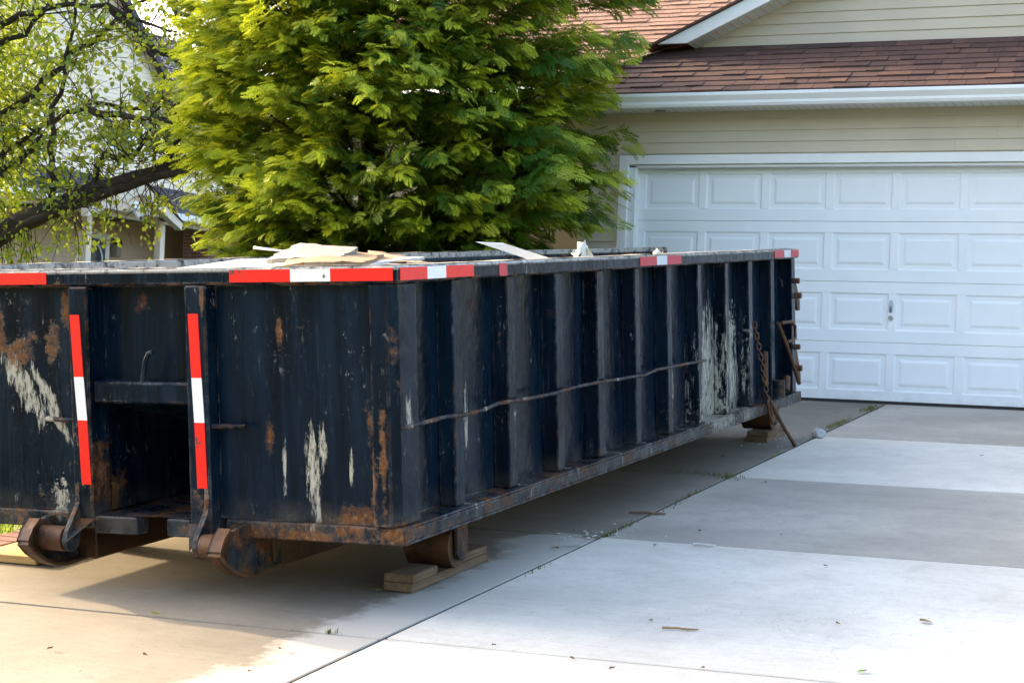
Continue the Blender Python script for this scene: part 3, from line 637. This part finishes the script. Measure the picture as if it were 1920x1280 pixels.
# gable above the pent roof
yg, zg, xg0 = .64, 3.30, .22
slope = .46
apx = 3.4; apz = zg+slope*(apx-xg0)
gw = MB().prism([(xg0+.05,zg-.1),(2*apx-xg0-.05,zg-.1),(apx,apz+.02)], 'y', yg, yg+.1).obj('gable_wall', M_siding, gar)
for k in range(16):
    z = zg+.01+.1016*k; xl = xg0+.06+(z-zg)/slope
    if xl < apx-.1: MB().prism([(yg-.001,z),(yg-.014,z),(yg-.013,z+.008),(yg-.003,z+.105),(yg-.001,z+.105)], 'x', xl, 2*apx-xl).obj('siding_plank', M_siding, gw)
hb = .135
def zl(x): return zg+.0+slope*(x-xg0-.06)
for sgn in (1, -1):
    def gx(x): return x if sgn > 0 else 2*apx-x
    zc = zl(xg0+.06)
    pl = [(gx(xg0+.06), zc), (gx(xg0+.06-hb/slope), zc), (gx(apx), zl(apx)+hb), (gx(apx), zl(apx))]
    part(MB().prism(pl, 'y', yg-.34, yg-.315), 'rake_board', M_trim, .004, gar)
    rs = part(MB().prism([(gx(xg0+.06),zc),(gx(apx),zl(apx)),(gx(apx),zl(apx)+.012),(gx(xg0+.06),zc+.012)], 'y', yg-.314, yg-.016), 'rake_soffit', M_trim, 0, gar)
    for i in range(40):
        x = xg0+.10+i*.072
        if x < apx-.05: MB().prism([(gx(x),zl(x)-.003),(gx(x+.009),zl(x+.009)-.003),(gx(x+.009),zl(x+.009)-.0005),(gx(x),zl(x)-.0005)], 'y', yg-.30, yg-.03).obj('soffit_groove', M_cream, rs)
    part(MB().prism([(gx(xg0-.05-hb/slope),zl(xg0-.05)+.002),(gx(apx),zl(apx)+hb+.003),(gx(apx),zl(apx)+hb+.028),(gx(xg0-.05-hb/slope),zl(xg0-.05)+.027)], 'y', yg-.37, yg+4.5), 'gable_roof', M_shingle, 0, gar)

# ------------------------------------------------------------------ evergreen beside the garage
def spray_template():
    vs, fs = [], []
    def rh(p, d, ln, wd, z=0):
        d = np.array(d)/np.linalg.norm(d); s = np.array([-d[1], d[0]]); p = np.array(p); n = len(vs)
        for q, h in ((p,0),(p+d*ln*.55+s*wd,.0),(p+d*ln,-.012*ln/.1),(p+d*ln*.55-s*wd,.0)): vs.append((q[0], q[1], h))
        fs.append((n,n+1,n+2,n+3))
    rh((0,0),(1,0),.175,.007)
    for i in range(5):
        t = .015+.030*i; ln = .085*(1-.5*(i/5.))
        for s in (-1, 1):
            a = rad(42+random.uniform(-8,8)); d = (math.cos(a), s*math.sin(a)); p = (t+(.010 if s > 0 else 0), 0); rh(p, d, ln, .0058)
            for k in (.45,):
                q = (p[0]+d[0]*ln*k, p[1]+d[1]*ln*k)
                for s2 in (-1, 1): a2 = a*s+s2*rad(38); rh(q, (math.cos(a2), math.sin(a2)), ln*.55, .0052)
    return np.array(vs), np.array(fs)
TV, TF = spray_template()
def frames(D_, Nn):
    D_ = D_/np.linalg.norm(D_,axis=1,keepdims=True); Y_ = np.cross(Nn, D_); Y_ /= np.linalg.norm(Y_,axis=1,keepdims=True)+1e-9; Z_ = np.cross(D_, Y_)
    return np.stack([D_,Y_,Z_],2)
def scatter(name, T, F, pos, Rm, sc, mat, parent, droop=0., rv=None):
    n = len(pos); V = T[None]*sc[:,None,None]
    if droop: V = V.copy(); V[...,2] -= droop*(V[...,0]**2)/np.maximum(sc[:,None],1e-6)
    V = np.einsum('nij,nkj->nki', Rm, V)+pos[:,None]
    FF = (F[None]+(np.arange(n)*len(T))[:,None,None]).reshape(-1, F.shape[1])
    return fast_mesh(name, V.reshape(-1,3), FF, mat, parent=parent, rnd=np.repeat(np.clip(rng.normal(.45,.25,n) if rv is None else rv,0,1), len(F)))
ev = empty('evergreen_tree', (-2.15,-1.35,gz(-2.15,-1.35)-.04)); tag(ev, 'big bushy evergreen tree with bright flat sprays beside the garage', 'tree')
ec = Vector((-2.15,-1.35,0))
def env(z):     # half widths of the crown at height z
    k = np.interp(z, [.2,.8,1.3,1.8,2.3,3.0,3.6,4.6,6.0,7.4], [1.5,1.9,2.15,2.38,2.52,2.45,2.42,2.2,1.3,.25]); return k
NPL = 2500
zz = rng.uniform(.5, 7.2, NPL*2); keep = (rng.uniform(0,1,NPL*2) < env(zz)/2.45) & ((zz < 4.4) | (rng.uniform(0,1,NPL*2) < .3)); zz = zz[keep][:NPL]; npl = len(zz)
th = rng.uniform(0, 2*np.pi, npl); lump = 1+.10*np.sin(3*th+zz*2.1)+.08*np.sin(7*th-zz*3.3)
rr = np.where(np.cos(th) < 0, 1-.20*np.abs(np.cos(th)), 1.)*env(zz)*lump*(1.0-.66*rng.uniform(0,1,npl)**1.5)
bx_ = ec.x+rr*np.cos(th); by_ = ec.y+rr*.72*np.sin(th)
out = np.stack([np.cos(th), .85*np.sin(th), rng.uniform(.0,.45,npl)],1); out /= np.linalg.norm(out,axis=1,keepdims=True)
tip = np.stack([bx_,by_,zz-.12],1)
pos, DD, NN, SC, RV = [], [], [], [], []
hue = rng.normal(.07,.20,npl)
for i in range(npl):
    o = out[i]; side = np.cross([0,0,1.], o); side /= np.linalg.norm(side); up = np.cross(o, side); ln = rng.uniform(.35,.75); nf = int(12+ln*22)
    if o[0]*.47-o[1]*.88 < -.25 and rng.uniform() < .8: continue
    roll = rng.normal(0,.35); s2 = side*math.cos(roll)+up*math.sin(roll); u2 = up*math.cos(roll)-side*math.sin(roll)
    for k in range(nf):
        t = k/(nf-1); sd = 1 if k%2 else -1; base = tip[i]-o*ln*(1-t)+u2*(-.18*t*t*ln)+rng.normal(0,.03,3)
        a = rad(62-42*t)*sd+rng.normal(0,.16); d = o*math.cos(a)+s2*math.sin(a)+u2*(-.10-.45*t+rng.normal(0,.18)); nn = u2+rng.normal(0,.30,3)
        pos.append(base); DD.append(d); NN.append(nn); SC.append(rng.uniform(.7,1.2)*(1.1-.3*t)); RV.append(hue[i]+.75*t*t+rng.normal(-.12,.12))
pos, DD, NN, SC, RV = map(np.array, (pos,DD,NN,SC,RV))
tipx = pos[:,0]+.2; ok = ~((pos[:,1] > -.72) & (tipx > -1.0)) & ~((pos[:,2] < 1.45) & (pos[:,0] > -.45)) & (pos[:,0] < .30) & (pos[:,0] > -3.10-.45*np.maximum(0,pos[:,2]-1.0)+rng.uniform(-.12,.12,len(pos)))
pos, DD, NN, SC, RV = pos[ok], DD[ok], NN[ok], SC[ok], RV[ok]
ipm = Matrix.Translation(ev.location).inverted(); off = np.array(ev.location)
scatter('crown', TV, TF, pos-off, frames(DD,NN), SC, M_cedar, ev, .9, RV)
MB().tube([(0,0,-.1),(.03,0,1.5),(-.02,.03,3.5),(0,0,6.6)], [.16,.13,.09,.02], 12).obj('trunk', M_bark, ev)
mb = MB()
for i in range(0, npl, 14):
    p = Vector(tip[i]-off); b = Vector((0,0,max(.3,p.z-.5-.25*math.hypot(p.x,p.y)))); m = b.lerp(p,.55)+Vector((0,0,-.05)); mb.tube([b,m,p-(p-b)*.12],[.018,.010,.004],5,False)
mb.obj('limbs', M_bark, ev)

# ------------------------------------------------------------------ broadleaf tree reaching in from the left
def px_at(u, v, y): return on_y(u, v, y)
YT = .6
bt = empty('broadleaf_tree', (-9.6, YT, gz(-9.6,YT)-.04)); tag(bt, 'broadleaf tree with a long dark limb and round backlit leaves', 'tree'); off2 = Vector(bt.location)
wood_mb = MB(); nodes = []
def limb(pts, r0, r1, n=10, jit=.03):
    P_ = [Vector(p) for p in pts]; out_ = []
    for i in range(len(P_)-1):
        for k in range(4): out_.append(P_[i].lerp(P_[i+1], k/4)+Vector((random.gauss(0,jit),random.gauss(0,jit),random.gauss(0,jit)))*(1 if i+k else 0))
    out_.append(P_[-1]); rs = [r0+(r1-r0)*i/(len(out_)-1) for i in range(len(out_))]
    wood_mb.tube([p-off2 for p in out_], rs, n, True); return out_
tr = [(-9.6,YT,-.2),(-9.5,YT,.6),(-9.4,YT,2.4),(-9.3,YT+.1,4.0),(-9.2,YT,6.5)]
limb(tr, .24, .09, 14, .01)
def PX(u, v, dy=0.): return px_at(u, v, YT+dy)
main = limb([(-9.5,YT,.45), PX(-90,490), PX(40,415), PX(150,370), PX(260,335), PX(345,308), PX(400,300)], .155, .055, 12, .012)
lower = limb([PX(-40,470,-.05), PX(60,415,-.1), PX(180,370,-.1), PX(300,330,-.1), PX(352,322,-.1)], .065, .04, 8, .01)
secs = []
for uv in ([(95,385),(95,300),(100,200),(130,90),(160,-40)], [(345,308),(400,255),(440,200),(470,120)], [(300,325),(330,260),(390,190),(420,100)], [(-60,250),(60,175),(130,105),(220,40),(300,-20)], [(-60,330),(40,265),(120,210),(200,190),(330,235)], [(-60,130),(40,60),(120,-20)], [(170,205),(260,225),(340,235)], [(0,330),(60,275),(75,250)], [(150,370),(200,300),(250,295),(300,200)], [(-40,60),(60,20),(200,10),(320,60)], [(330,260),(355,130),(375,-10)], [(290,-30),(350,40),(420,110)], [(200,10),(300,90),(380,170)]):
    dy = random.uniform(-.6,.6); secs.append(limb([PX(u,v,dy*min(1,i/2.)) for i, (u,v) in enumerate(uv)], .045, .014, 7, .025))
tw_pts = []
def twig(p, d, ln, r):
    q = p+d*ln*.5+Vector((random.gauss(0,.05),random.gauss(0,.05),random.gauss(0,.05))); e = p+d*ln+Vector((0,0,-.12*ln))
    wood_mb.tube([p-off2,q-off2,e-off2], [r,r*.7,r*.35], 4, False); return [p.lerp(q,.5), q, q.lerp(e,.5), e]
leafp = []
for ch_ in [main, lower]+secs:
    for p in ch_:
        for _ in range(3 if ch_ in (main, lower) else 3):
            d = Vector((random.gauss(0,1),random.gauss(0,.9),random.gauss(.25,.8))).normalized(); ps = twig(p, d, random.uniform(.3,.8), .007)
            for q in ps[1:]:
                if random.random() < .6:
                    d2 = (d+Vector((random.gauss(0,.8),random.gauss(0,.8),random.gauss(-.1,.7)))).normalized(); leafp += twig(q, d2, random.uniform(.15,.4), .004)[1:]
            leafp += ps[1:]
# hanging sprigs below the limb
sprig = []
for u, v, n_ in ((215,345,4),(300,330,5),(270,340,3),(60,425,6),(120,400,4),(395,320,4),(20,440,5)):
    for k in range(n_):
        p = PX(u+random.uniform(-25,25), v+5, random.uniform(-.3,.3)); ln = random.uniform(.25,.75)
        q = p+Vector((random.gauss(.05,.08), random.gauss(0,.08), -ln)); wood_mb.tube([p-off2, p.lerp(q,.5)+Vector((.03,0,0))-off2, q-off2],[.006,.005,.003],4,False)
        for t in np.linspace(.35,1.05,9): sprig.append(p.lerp(q,t)+Vector((random.gauss(0,.05),random.gauss(0,.05),random.gauss(0,.04))))
wood_mb.obj('trunk', M_bark, bt)
LV = np.array([(0,0,0),(.016,.024,.004),(.040,.026,.005),(.062,.0,-.006),(.040,-.026,.005),(.016,-.024,.004),(.03,0,-.004)]); LF = np.array([(0,6,1),(1,6,2),(2,6,3),(3,6,4),(4,6,5),(5,6,0)])
lp = np.array([tuple(p) for p in leafp])
mx = np.array([(p.x, p.z) for p in main]); lz = np.interp(lp[:,0], mx[:,0], mx[:,1])
lp = lp[~((lp[:,2] < lz+.10) & (lp[:,0] > -6.5) & (rng.uniform(0,1,len(lp)) < .93))]
lp = np.concatenate([lp, np.array([tuple(p) for p in sprig])])
k = 26000; q = rng.normal(0,1,(k,3)); q /= np.linalg.norm(q,axis=1,keepdims=True); q *= rng.uniform(.35,1,(k,1))**.5
lp = np.concatenate([lp, np.array([-10.4,.6,3.4])+q*np.array([2.6,2.6,2.7])]); lp = np.repeat(lp, 3, 0)[rng.uniform(0,1,len(lp)*3) < np.where(np.repeat(lp[:,0], 3) < -7.6, .47, .42)]; lp = lp+rng.normal(0,.05,lp.shape); n = len(lp)
D_ = np.stack([rng.normal(0,.7,n),rng.normal(0,.7,n),rng.normal(-.7,.5,n)],1); N_ = rng.normal(0,1,(n,3))
scatter('crown', LV, LF, lp-np.array(off2), frames(D_,N_), rng.uniform(.7,1.25,n), M_leaf, bt)
st_t = empty('dapple_tree', (-14.2,-9.5,gz(-14.2,-9.5)-.04)); tag(st_t, 'unseen round leaved tree added left of the driveway to dapple the sunlight', 'tree'); o3 = np.array(st_t.location)  # out-of-view tree added to break up the sun on the front slab
wood_mb = MB().tube([(0,0,-.1),(.05,0,1.2),(0,.05,2.6),(.05,0,4.6)], [.09,.07,.05,.015], 10)
k = 2300; q = rng.normal(0,1,(k,3)); q /= np.linalg.norm(q,axis=1,keepdims=True); q *= rng.uniform(.1,1,(k,1))**.4; q = q*np.array([1.5,1.5,1.7])+np.array([0,0,4.1])
for i in range(0, k, 45): p = Vector(q[i]); b = Vector((0,0,max(1.6,p.z-.7))); wood_mb.tube([b, b.lerp(p,.5)+Vector((0,0,.05)), p], [.02,.012,.004], 5, False)
wood_mb.obj('trunk', M_bark, st_t)
scatter('crown', LV, LF, q, frames(np.stack([rng.normal(0,.7,k),rng.normal(0,.7,k),rng.normal(-.7,.5,k)],1), rng.normal(0,1,(k,3))), rng.uniform(1.3,2.0,k), M_leaf, st_t)
print('leaves', n, 'sprays', len(pos))

# ------------------------------------------------------------------ neighbour's house
nb = empty('neighbour_house', (-18,16,.7)); tag(nb, 'cream sided two-storey house with a gabled porch beyond the trees', 'house')
nbi = Vector((-18,16,.7))
XWn, XPn = -18.0, -16.5
def npart(mb, name, mat, bevel=0, parent=None):
    mb.v = [(v[0]-nbi.x, v[1]-nbi.y, v[2]-nbi.z) for v in mb.v]; return mb.obj(name, mat, parent or nb, bevel)
def lap(mb, x, y0, y1, z0, z1, h=.108, fy=None):
    z = z0
    while z < z1-.02:
        a, b = (y0, y1) if fy is None else fy(z+h*.5)
        if b-a > .05: mb.prism([(x+.001,z),(x+.016,z),(x+.002,min(z+h,z1)),(x+.001,min(z+h,z1))], 'y', a, b, Matrix(((1,0,0,0),(0,1,0,0),(0,0,1,0),(0,0,0,1))))
        z += h
    return mb
def prism_y(mb, poly_xz, y0, y1): return mb.prism(poly_xz, 'y', y0, y1)
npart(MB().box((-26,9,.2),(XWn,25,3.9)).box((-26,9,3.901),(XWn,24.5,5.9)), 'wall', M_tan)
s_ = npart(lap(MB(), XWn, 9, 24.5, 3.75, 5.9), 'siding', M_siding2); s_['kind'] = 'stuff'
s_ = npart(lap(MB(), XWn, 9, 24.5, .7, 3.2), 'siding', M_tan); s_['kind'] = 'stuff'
gy0, gy1, gap = 10.6, 18.6, 14.6
s_ = npart(lap(MB(), XWn, 0, 0, 5.9, 9.2, .108, lambda z: (gy0+(z-5.9)*1.15, gy1-(z-5.9)*1.15)), 'siding', M_siding2); s_['kind'] = 'stuff'
npart(MB().prism([(gy0,5.9),(gy1,5.9),(gap,9.35)], 'x', -26, XWn-.001), 'gable_wall', M_siding2)
def slate(mb, y0, y1, xe, ze, xr, zr, n):
    for c in range(n):
        t0, t1 = c/n, (c+1)/n; xa, za = xe+(xr-xe)*t0, ze+(zr-ze)*t0; xb, zb = xe+(xr-xe)*t1, ze+(zr-ze)*t1; y = y0
        while y < y1:
            w_ = min(random.choice((.18,.25,.33)), y1-y); mb.add([(xa,y,za+.018),(xa,y+w_-.006,za+.018),(xb,y+w_-.006,zb+.003),(xb,y,zb+.003),(xa,y,za-.01),(xa,y+w_-.006,za-.01)], [(0,1,2,3),(0,4,5,1)]); y += w_
    return mb
def slate_part(mb, nm):
    o = npart(mb, nm, M_shingle_n); o['kind'] = 'stuff'; k = len(o.data.polygons)
    at = o.data.attributes.new('rnd','FLOAT','FACE'); at.data.foreach_set('value', np.repeat(rng.uniform(0,1,k//2+1),2)[:k].astype(np.float32)); return o
slate_part(slate(MB(), 9, 25, XPn+.25, 3.18, XWn+.001, 3.95, 7), 'pent_roof')
slate_part(slate(MB(), 17.2, 24.6, XWn+.3, 5.85, -22, 8.6, 24), 'main_roof')
for sg in (-1, 1):
    e = gap+sg*(gap-gy0+.35); zb = 5.9-.30
    npart(MB().add([(XWn+.30,e,zb),(XWn+.30,gap,9.36),(-25,gap,9.36),(-25,e,zb),(XWn+.30,e,zb-.2),(XWn+.30,gap,9.16)], [(0,1,2,3),(0,4,5,1)]), 'gable_roof', M_shingle_n)
npart(MB().box((XWn-.1,9,3.08),(XPn+.24,25,3.16)), 'porch_ceiling', M_cream)
npart(MB().box((XPn+.2,9,3.03),(XPn+.31,25,3.18)), 'gutter', M_trim, .01)
npart(MB().box((XPn-.14,9,2.93),(XPn+.0,25,3.08)), 'porch_beam', M_cream, .01)
# porch gable
def ny(u, v, x): p = on_x(u, v, x); return p.y, p.z
yl, yr = ny(162,412,XPn+.3)[0], ny(316,420,XPn+.3)[0]; ya, za = ny(252,341,XPn+.3)
zb = 3.06
npart(MB().prism([(yl,zb),(yr,zb),(ya,za-.12)], 'x', XPn-.6, XPn+.32), 'porch_gable', M_siding2)
s_ = npart(lap(MB(), XPn+.32, 0, 0, zb+.02, za-.2, .108, lambda z: (yl+.1+(z+.06-zb)/(za-.12-zb)*(ya-yl), yr-.1-(z+.06-zb)/(za-.12-zb)*(yr-ya))), 'siding', M_siding2); s_['kind'] = 'stuff'
for e in (yl-.22, yr+.22):
    zz0 = zb-.10
    d = Vector((0, ya-e, za-zz0)); 
    npart(MB().add([(XPn+.50,e,zz0),(XPn+.50,ya,za),(XPn+.50,ya,za-.24),(XPn+.50,e,zz0-.16),(XPn+.33,e,zz0),(XPn+.33,ya,za),(XPn+.33,ya,za-.24),(XPn+.33,e,zz0-.16)], [(0,1,2,3),(7,6,5,4),(0,4,5,1),(3,2,6,7),(0,3,7,4)]), 'rake_board', M_cream)
    npart(MB().add([(XPn+.55,e-.02,zz0+.02),(XPn+.55,ya,za+.03),(XWn,ya,za+.03),(XWn,e-.02,zz0+.02)], [(0,1,2,3)]), 'porch_roof', M_shingle_n)
for u in (168, 306):
    y, _ = ny(u, 430, XPn); npart(MB().box((XPn-.16,y-.085,.7),(XPn+.0,y+.085,2.93)), 'porch_post', M_cream, .01)
# door
y0, z1 = ny(143,430,XWn); y1, _ = ny(203,432,XWn)
npart(MB().box((XWn+.017,y0-.0,.7),(XWn+.06,y0+.14,z1)).box((XWn+.017,y1-.14,.7),(XWn+.06,y1,z1)).box((XWn+.017,y0+.14,z1-.14),(XWn+.06,y1-.14,z1)), 'door_frame', M_trim, .005)
dn = npart(MB().box((XWn+.016,y0+.141,.7),(XWn+.04,y1-.141,z1-.141)), 'front_door', plain('navy_door', (.03,.045,.09), .4))
yc = (y0+y1)/2; k = 14
npart(MB().prism([(yc+.30*math.cos(math.pi*i/k), z1-.62+.36*math.sin(math.pi*i/k)) for i in range(k+1)], 'x', XWn+.0405, XWn+.048), 'arched_light', M_glass, 0, dn)
npart(MB().tube([(XWn+.05, yc+.32*math.cos(math.pi*i/k), z1-.62+.38*math.sin(math.pi*i/k)) for i in range(k+1)], .022, 6), 'arch_moulding', M_trim, 0, dn)
# lantern
y, z = ny(217,465,XWn+.1)
ln_ = npart(MB().prism([(y-.07,z-.2),(y+.07,z-.2),(y+.10,z+.08),(y-.10,z+.08)], 'x', XWn+.03, XWn+.2), 'wall_lantern', plain('frosted_lantern', (.22,.20,.17), .3), .01)
npart(MB().prism([(y-.12,z+.081),(y+.12,z+.081),(y,z+.22)], 'x', XWn+.02, XWn+.22), 'lantern_cap', M_black, .01, ln_)
# flood light with two heads and a sensor on the porch gable
y, z = ny(250,392,XPn+.35)
fl = npart(MB().cyl((XPn+.335,y,z),(XPn+.40,y,z),.085,n=20), 'floodlight', M_trim, .006)
for dy, dz, l in ((-.10,.06,-.12),(.14,.05,.12),(.03,-.14,0)):
    npart(MB().cyl((XPn+.40,y+dy*.5,z+dz*.5),(XPn+.52,y+dy*1.3,z+dz*1.2),.045,.085,16), 'lamp_head', M_trim, .004, fl)
npart(MB().cyl((XPn+.521,y+.04,z-.168),(XPn+.53,y+.041,z-.17),.05,n=14), 'sensor_eye', M_black, 0, fl)
# brick pier with single bricks joined
ya_, _ = ny(386,460,XPn); mbm = MB().box((XPn-.6,ya_,.6),(XPn+.05,ya_+3.2,2.93)); npart(mbm, 'brick_pier', M_mortar)
mb = MB(); rn = []
for r in range(30):
    z = .62+r*.077; y = ya_-.01-(.115 if r%2 else 0)
    while y < ya_+3.2:
        a = max(y, ya_-.012)
        mb.box((XPn+.045,a,z),(XPn+.062+random.uniform(-.003,.003),min(y+.215,ya_+3.21),z+.065)); rn += [random.random()]*6; y += .228
    for j in range(3): x = XPn-.58+j*.22; mb.box((x,ya_-.012,z),(x+.21,ya_+.01,z+.065)); rn += [random.random()]*6
ob = npart(mb, 'bricks', M_brick); ob['kind'] = 'stuff'; at = ob.data.attributes.new('rnd','FLOAT','FACE'); at.data.foreach_set('value', rn)
# upper windows
for (u0, v0, u1, v1) in ((193,222,247,292),(276,228,328,292),(-30,225,26,276)):
    ya0, zt = ny(u0, v0, XWn); yb0, zb0 = ny(u1, v1, XWn)
    wf = npart(MB().box((XWn+.017,ya0,zb0),(XWn+.06,ya0+.1,zt)).box((XWn+.017,yb0-.1,zb0),(XWn+.06,yb0,zt)).box((XWn+.017,ya0+.1,zt-.1),(XWn+.06,yb0-.1,zt)).box((XWn+.017,ya0+.1,zb0),(XWn+.06,yb0-.1,zb0+.1)).box((XWn+.017,ya0+.1,(zb0+zt)/2-.03),(XWn+.055,yb0-.1,(zb0+zt)/2+.03)), 'window', M_trim)
    npart(MB().box((XWn+.016,ya0+.1,zb0+.1),(XWn+.03,yb0-.1,zt-.1)), 'pane', M_glass, 0, wf)

k = 9000; t = rng.uniform(0,1,k); far = t < .62
px_ = np.where(far, rng.uniform(-70,45,k), 30+rng.normal(0,2.5,k)); py_ = np.where(far, -52+rng.normal(0,2.5,k), rng.uniform(-50,18,k))
top = 7+2.5*np.sin(px_*.31+1)+2*np.sin(py_*.37)+1.5*np.sin(px_*.9); pz_ = -2.8+(top+2.8)*rng.uniform(0,1,k)**.8
wd_ = scatter('distant_trees', LV*14, LF, np.stack([px_,py_,pz_],1), frames(rng.normal(0,1,(k,3)), rng.normal(0,1,(k,3))), rng.uniform(.8,1.6,k), M_leaf, None)
tag(wd_, 'far belt of green trees across the street and beside the lot', 'trees', kind='stuff')

# ------------------------------------------------------------------ small things on the concrete
def ground_item(u, v): p = on_drive(u, v); p.z += .004; return p
def leaf_words(u, v):
    p = on_drive(u, v); r = sum(1 for j in JT[1:] if p.y < j[1]+j[0]*p.x)
    if p.x < XJ: w_ = ('in the shade under the dumpster', 'in the shade under the dumpster', 'in the shade under the dumpster', 'on the old slab beside the front timber blocks', 'on the tan slab in front of the dumpster')[min(r,4)]
    else: w_ = ('on the grey apron at the garage door', 'on the white slab next to the grey apron', 'on the grey slab between two white slabs', 'on the wide white slab beside the dumpster front', 'on the white slab beyond the last crack')[min(r,4)]
    return 'small curled brown leaf '+w_, 'dry leaves '+w_
def dead_leaf(u, v, s, mat, label, group=None, name='fallen_leaf', cat='leaf'):
    p = ground_item(u, v); n = 6; vs = []; fs = []; s = s*.8
    for i in range(n+1):
        t = i/n; wd = .42*math.sin(math.pi*min(.98,max(.03,t)))**.8; vs += [((t-.5)*s, -wd*s*.6, (.006+.004*math.sin(t*4))), ((t-.5)*s, 0, .004), ((t-.5)*s, wd*s*.6, (.007+.005*math.cos(t*3)))]
    for i in range(n): fs += [(3*i,3*i+1,3*i+4,3*i+3),(3*i+1,3*i+2,3*i+5,3*i+4)]
    o = MB().add(vs, fs).obj(name, mat); o.location = p; o.rotation_euler = (math.atan(SL), 0, random.uniform(0,6.3)); return tag(o, label, cat, group)
M_dead = plain('dry_leaf', (.17,.085,.035), .8, .4, 30)
M_dead2 = plain('pale_dry_leaf', (.30,.20,.09), .8, .3, 30)
for u, v, s in ((186/2,1219,.035),(545/2,1231,.03),(528,1219,.05),(710,1109,.06),(919,1051,.04),(1228,1024,.035),(1312,997,.035),(1548,1063,.03),(1219,1166,.03),(1572,1172,.03),(1074,1238,.03),(1147,1256,.035),(1317,1255,.03),(1434,906,.04),(1357,858,.05),(1101,930,.04),(1465,1005,.03),(1040,1030,.05),(470,1262,.03),(926,1212,.03),(150,1262,.03),(1840,856,.04)):
    dead_leaf(u, v, s, random.choice((M_dead,M_dead2)), *leaf_words(u, v))
dead_leaf(1737,1168,.075,M_dead2,'largest pale brown leaf with a stalk on the white slab',group=None)
dead_leaf(1616,1262,.05,plain('green_leaf', (.20,.36,.05), .6),'fresh green leaf fallen on the white slab',group=None)
dead_leaf(296,1153,.055,plain('yellow_leaf', (.45,.36,.05), .6),'yellow leaf lying in the crack of the old slab',group=None)
def stick(u, v, ln, r, mat, label, a):
    p = ground_item(u, v); o = MB().tube([(-ln/2,0,r),(-.1*ln,.01,r*1.1),(.2*ln,-.006,r),(ln/2,.01,r)], [r,r*.9,r,r*.6], 6).obj('twig', mat); o.location = p; o.rotation_euler = (0,0,a); return tag(o, label, 'twig')
stick(1213,965,.20,.008,W_old,'brown twig lying across the dark expansion joint',.2)
stick(1320,1025,.11,.007,M_drywall,'short white stick on the pale slab near the joint',.1)
stick(1275,1182,.14,.005,W_ply,'thin straw coloured splinter on the white slab',.25)
# stone
bm = bmesh.new(); bmesh.ops.create_icosphere(bm, subdivisions=2, radius=.05); random.seed(3)
for v in bm.verts: v.co *= random.uniform(.8,1.15); v.co.z = v.co.z*.9+.03 if v.co.z > -.03 else 0
me = bpy.data.meshes.new('stone'); bm.to_mesh(me); bm.free(); me.materials.append(plain('grey_stone', (.36,.38,.40), .9, .2, 20)); st_ = link('stone', me); st_.location = ground_item(1535,820)-Vector((0,0,.006)); tag(st_, 'grey lump of stone on the joint near the garage', 'stone')
# weeds in the joints
wp = []
def weeds(u, v, n, sx, sy, z=0):
    p = on_drive(u, v)
    for _ in range(n//2): x, y = p.x+random.gauss(0,sx), p.y+random.gauss(0,sy); wp.append((x, y, SL*y-.012))
for u, v, n, sx, sy in ((1367,894,160,.04,.05),(1293,886,90,.10,.012),(1341,890,90,.07,.012),(1293,930,80,.01,.09),(1166,991,130,.01,.12),(1136,1005,70,.012,.05),(1630,767,420,.025,.12),(1570,795,380,.018,.22),(1250,955,60,.008,.2),(1000,1072,30,.006,.1),(620,1185,25,.03,.006),(1450,857,30,.006,.2)): weeds(u, v, n, sx, sy)
tag(blades('joint_weeds', wp, .035, .003, M_weed, 1.3), 'small weeds and moss growing along the concrete joints', 'weeds', kind='stuff')
# white plaster crumbs
cv = MB(); random.seed(9)
for _ in range(110):
    u, v, s = random.choice(((1105,1000,55),(1075,1010,70),(1470,815,28),(1480,822,25),(1440,830,40)))
    p = on_drive(u+random.gauss(0,s), v+random.gauss(0,s*.12)); r = random.uniform(.0015,.006)
    cv.box((p.x-r,p.y-r,p.z+.001),(p.x+r*random.uniform(.5,1.5),p.y+r,p.z+r*1.2))
tag(cv.obj('plaster_crumbs', M_drywall), 'white plaster crumbs scattered by the joint and rear wheel', 'crumbs', kind='stuff')
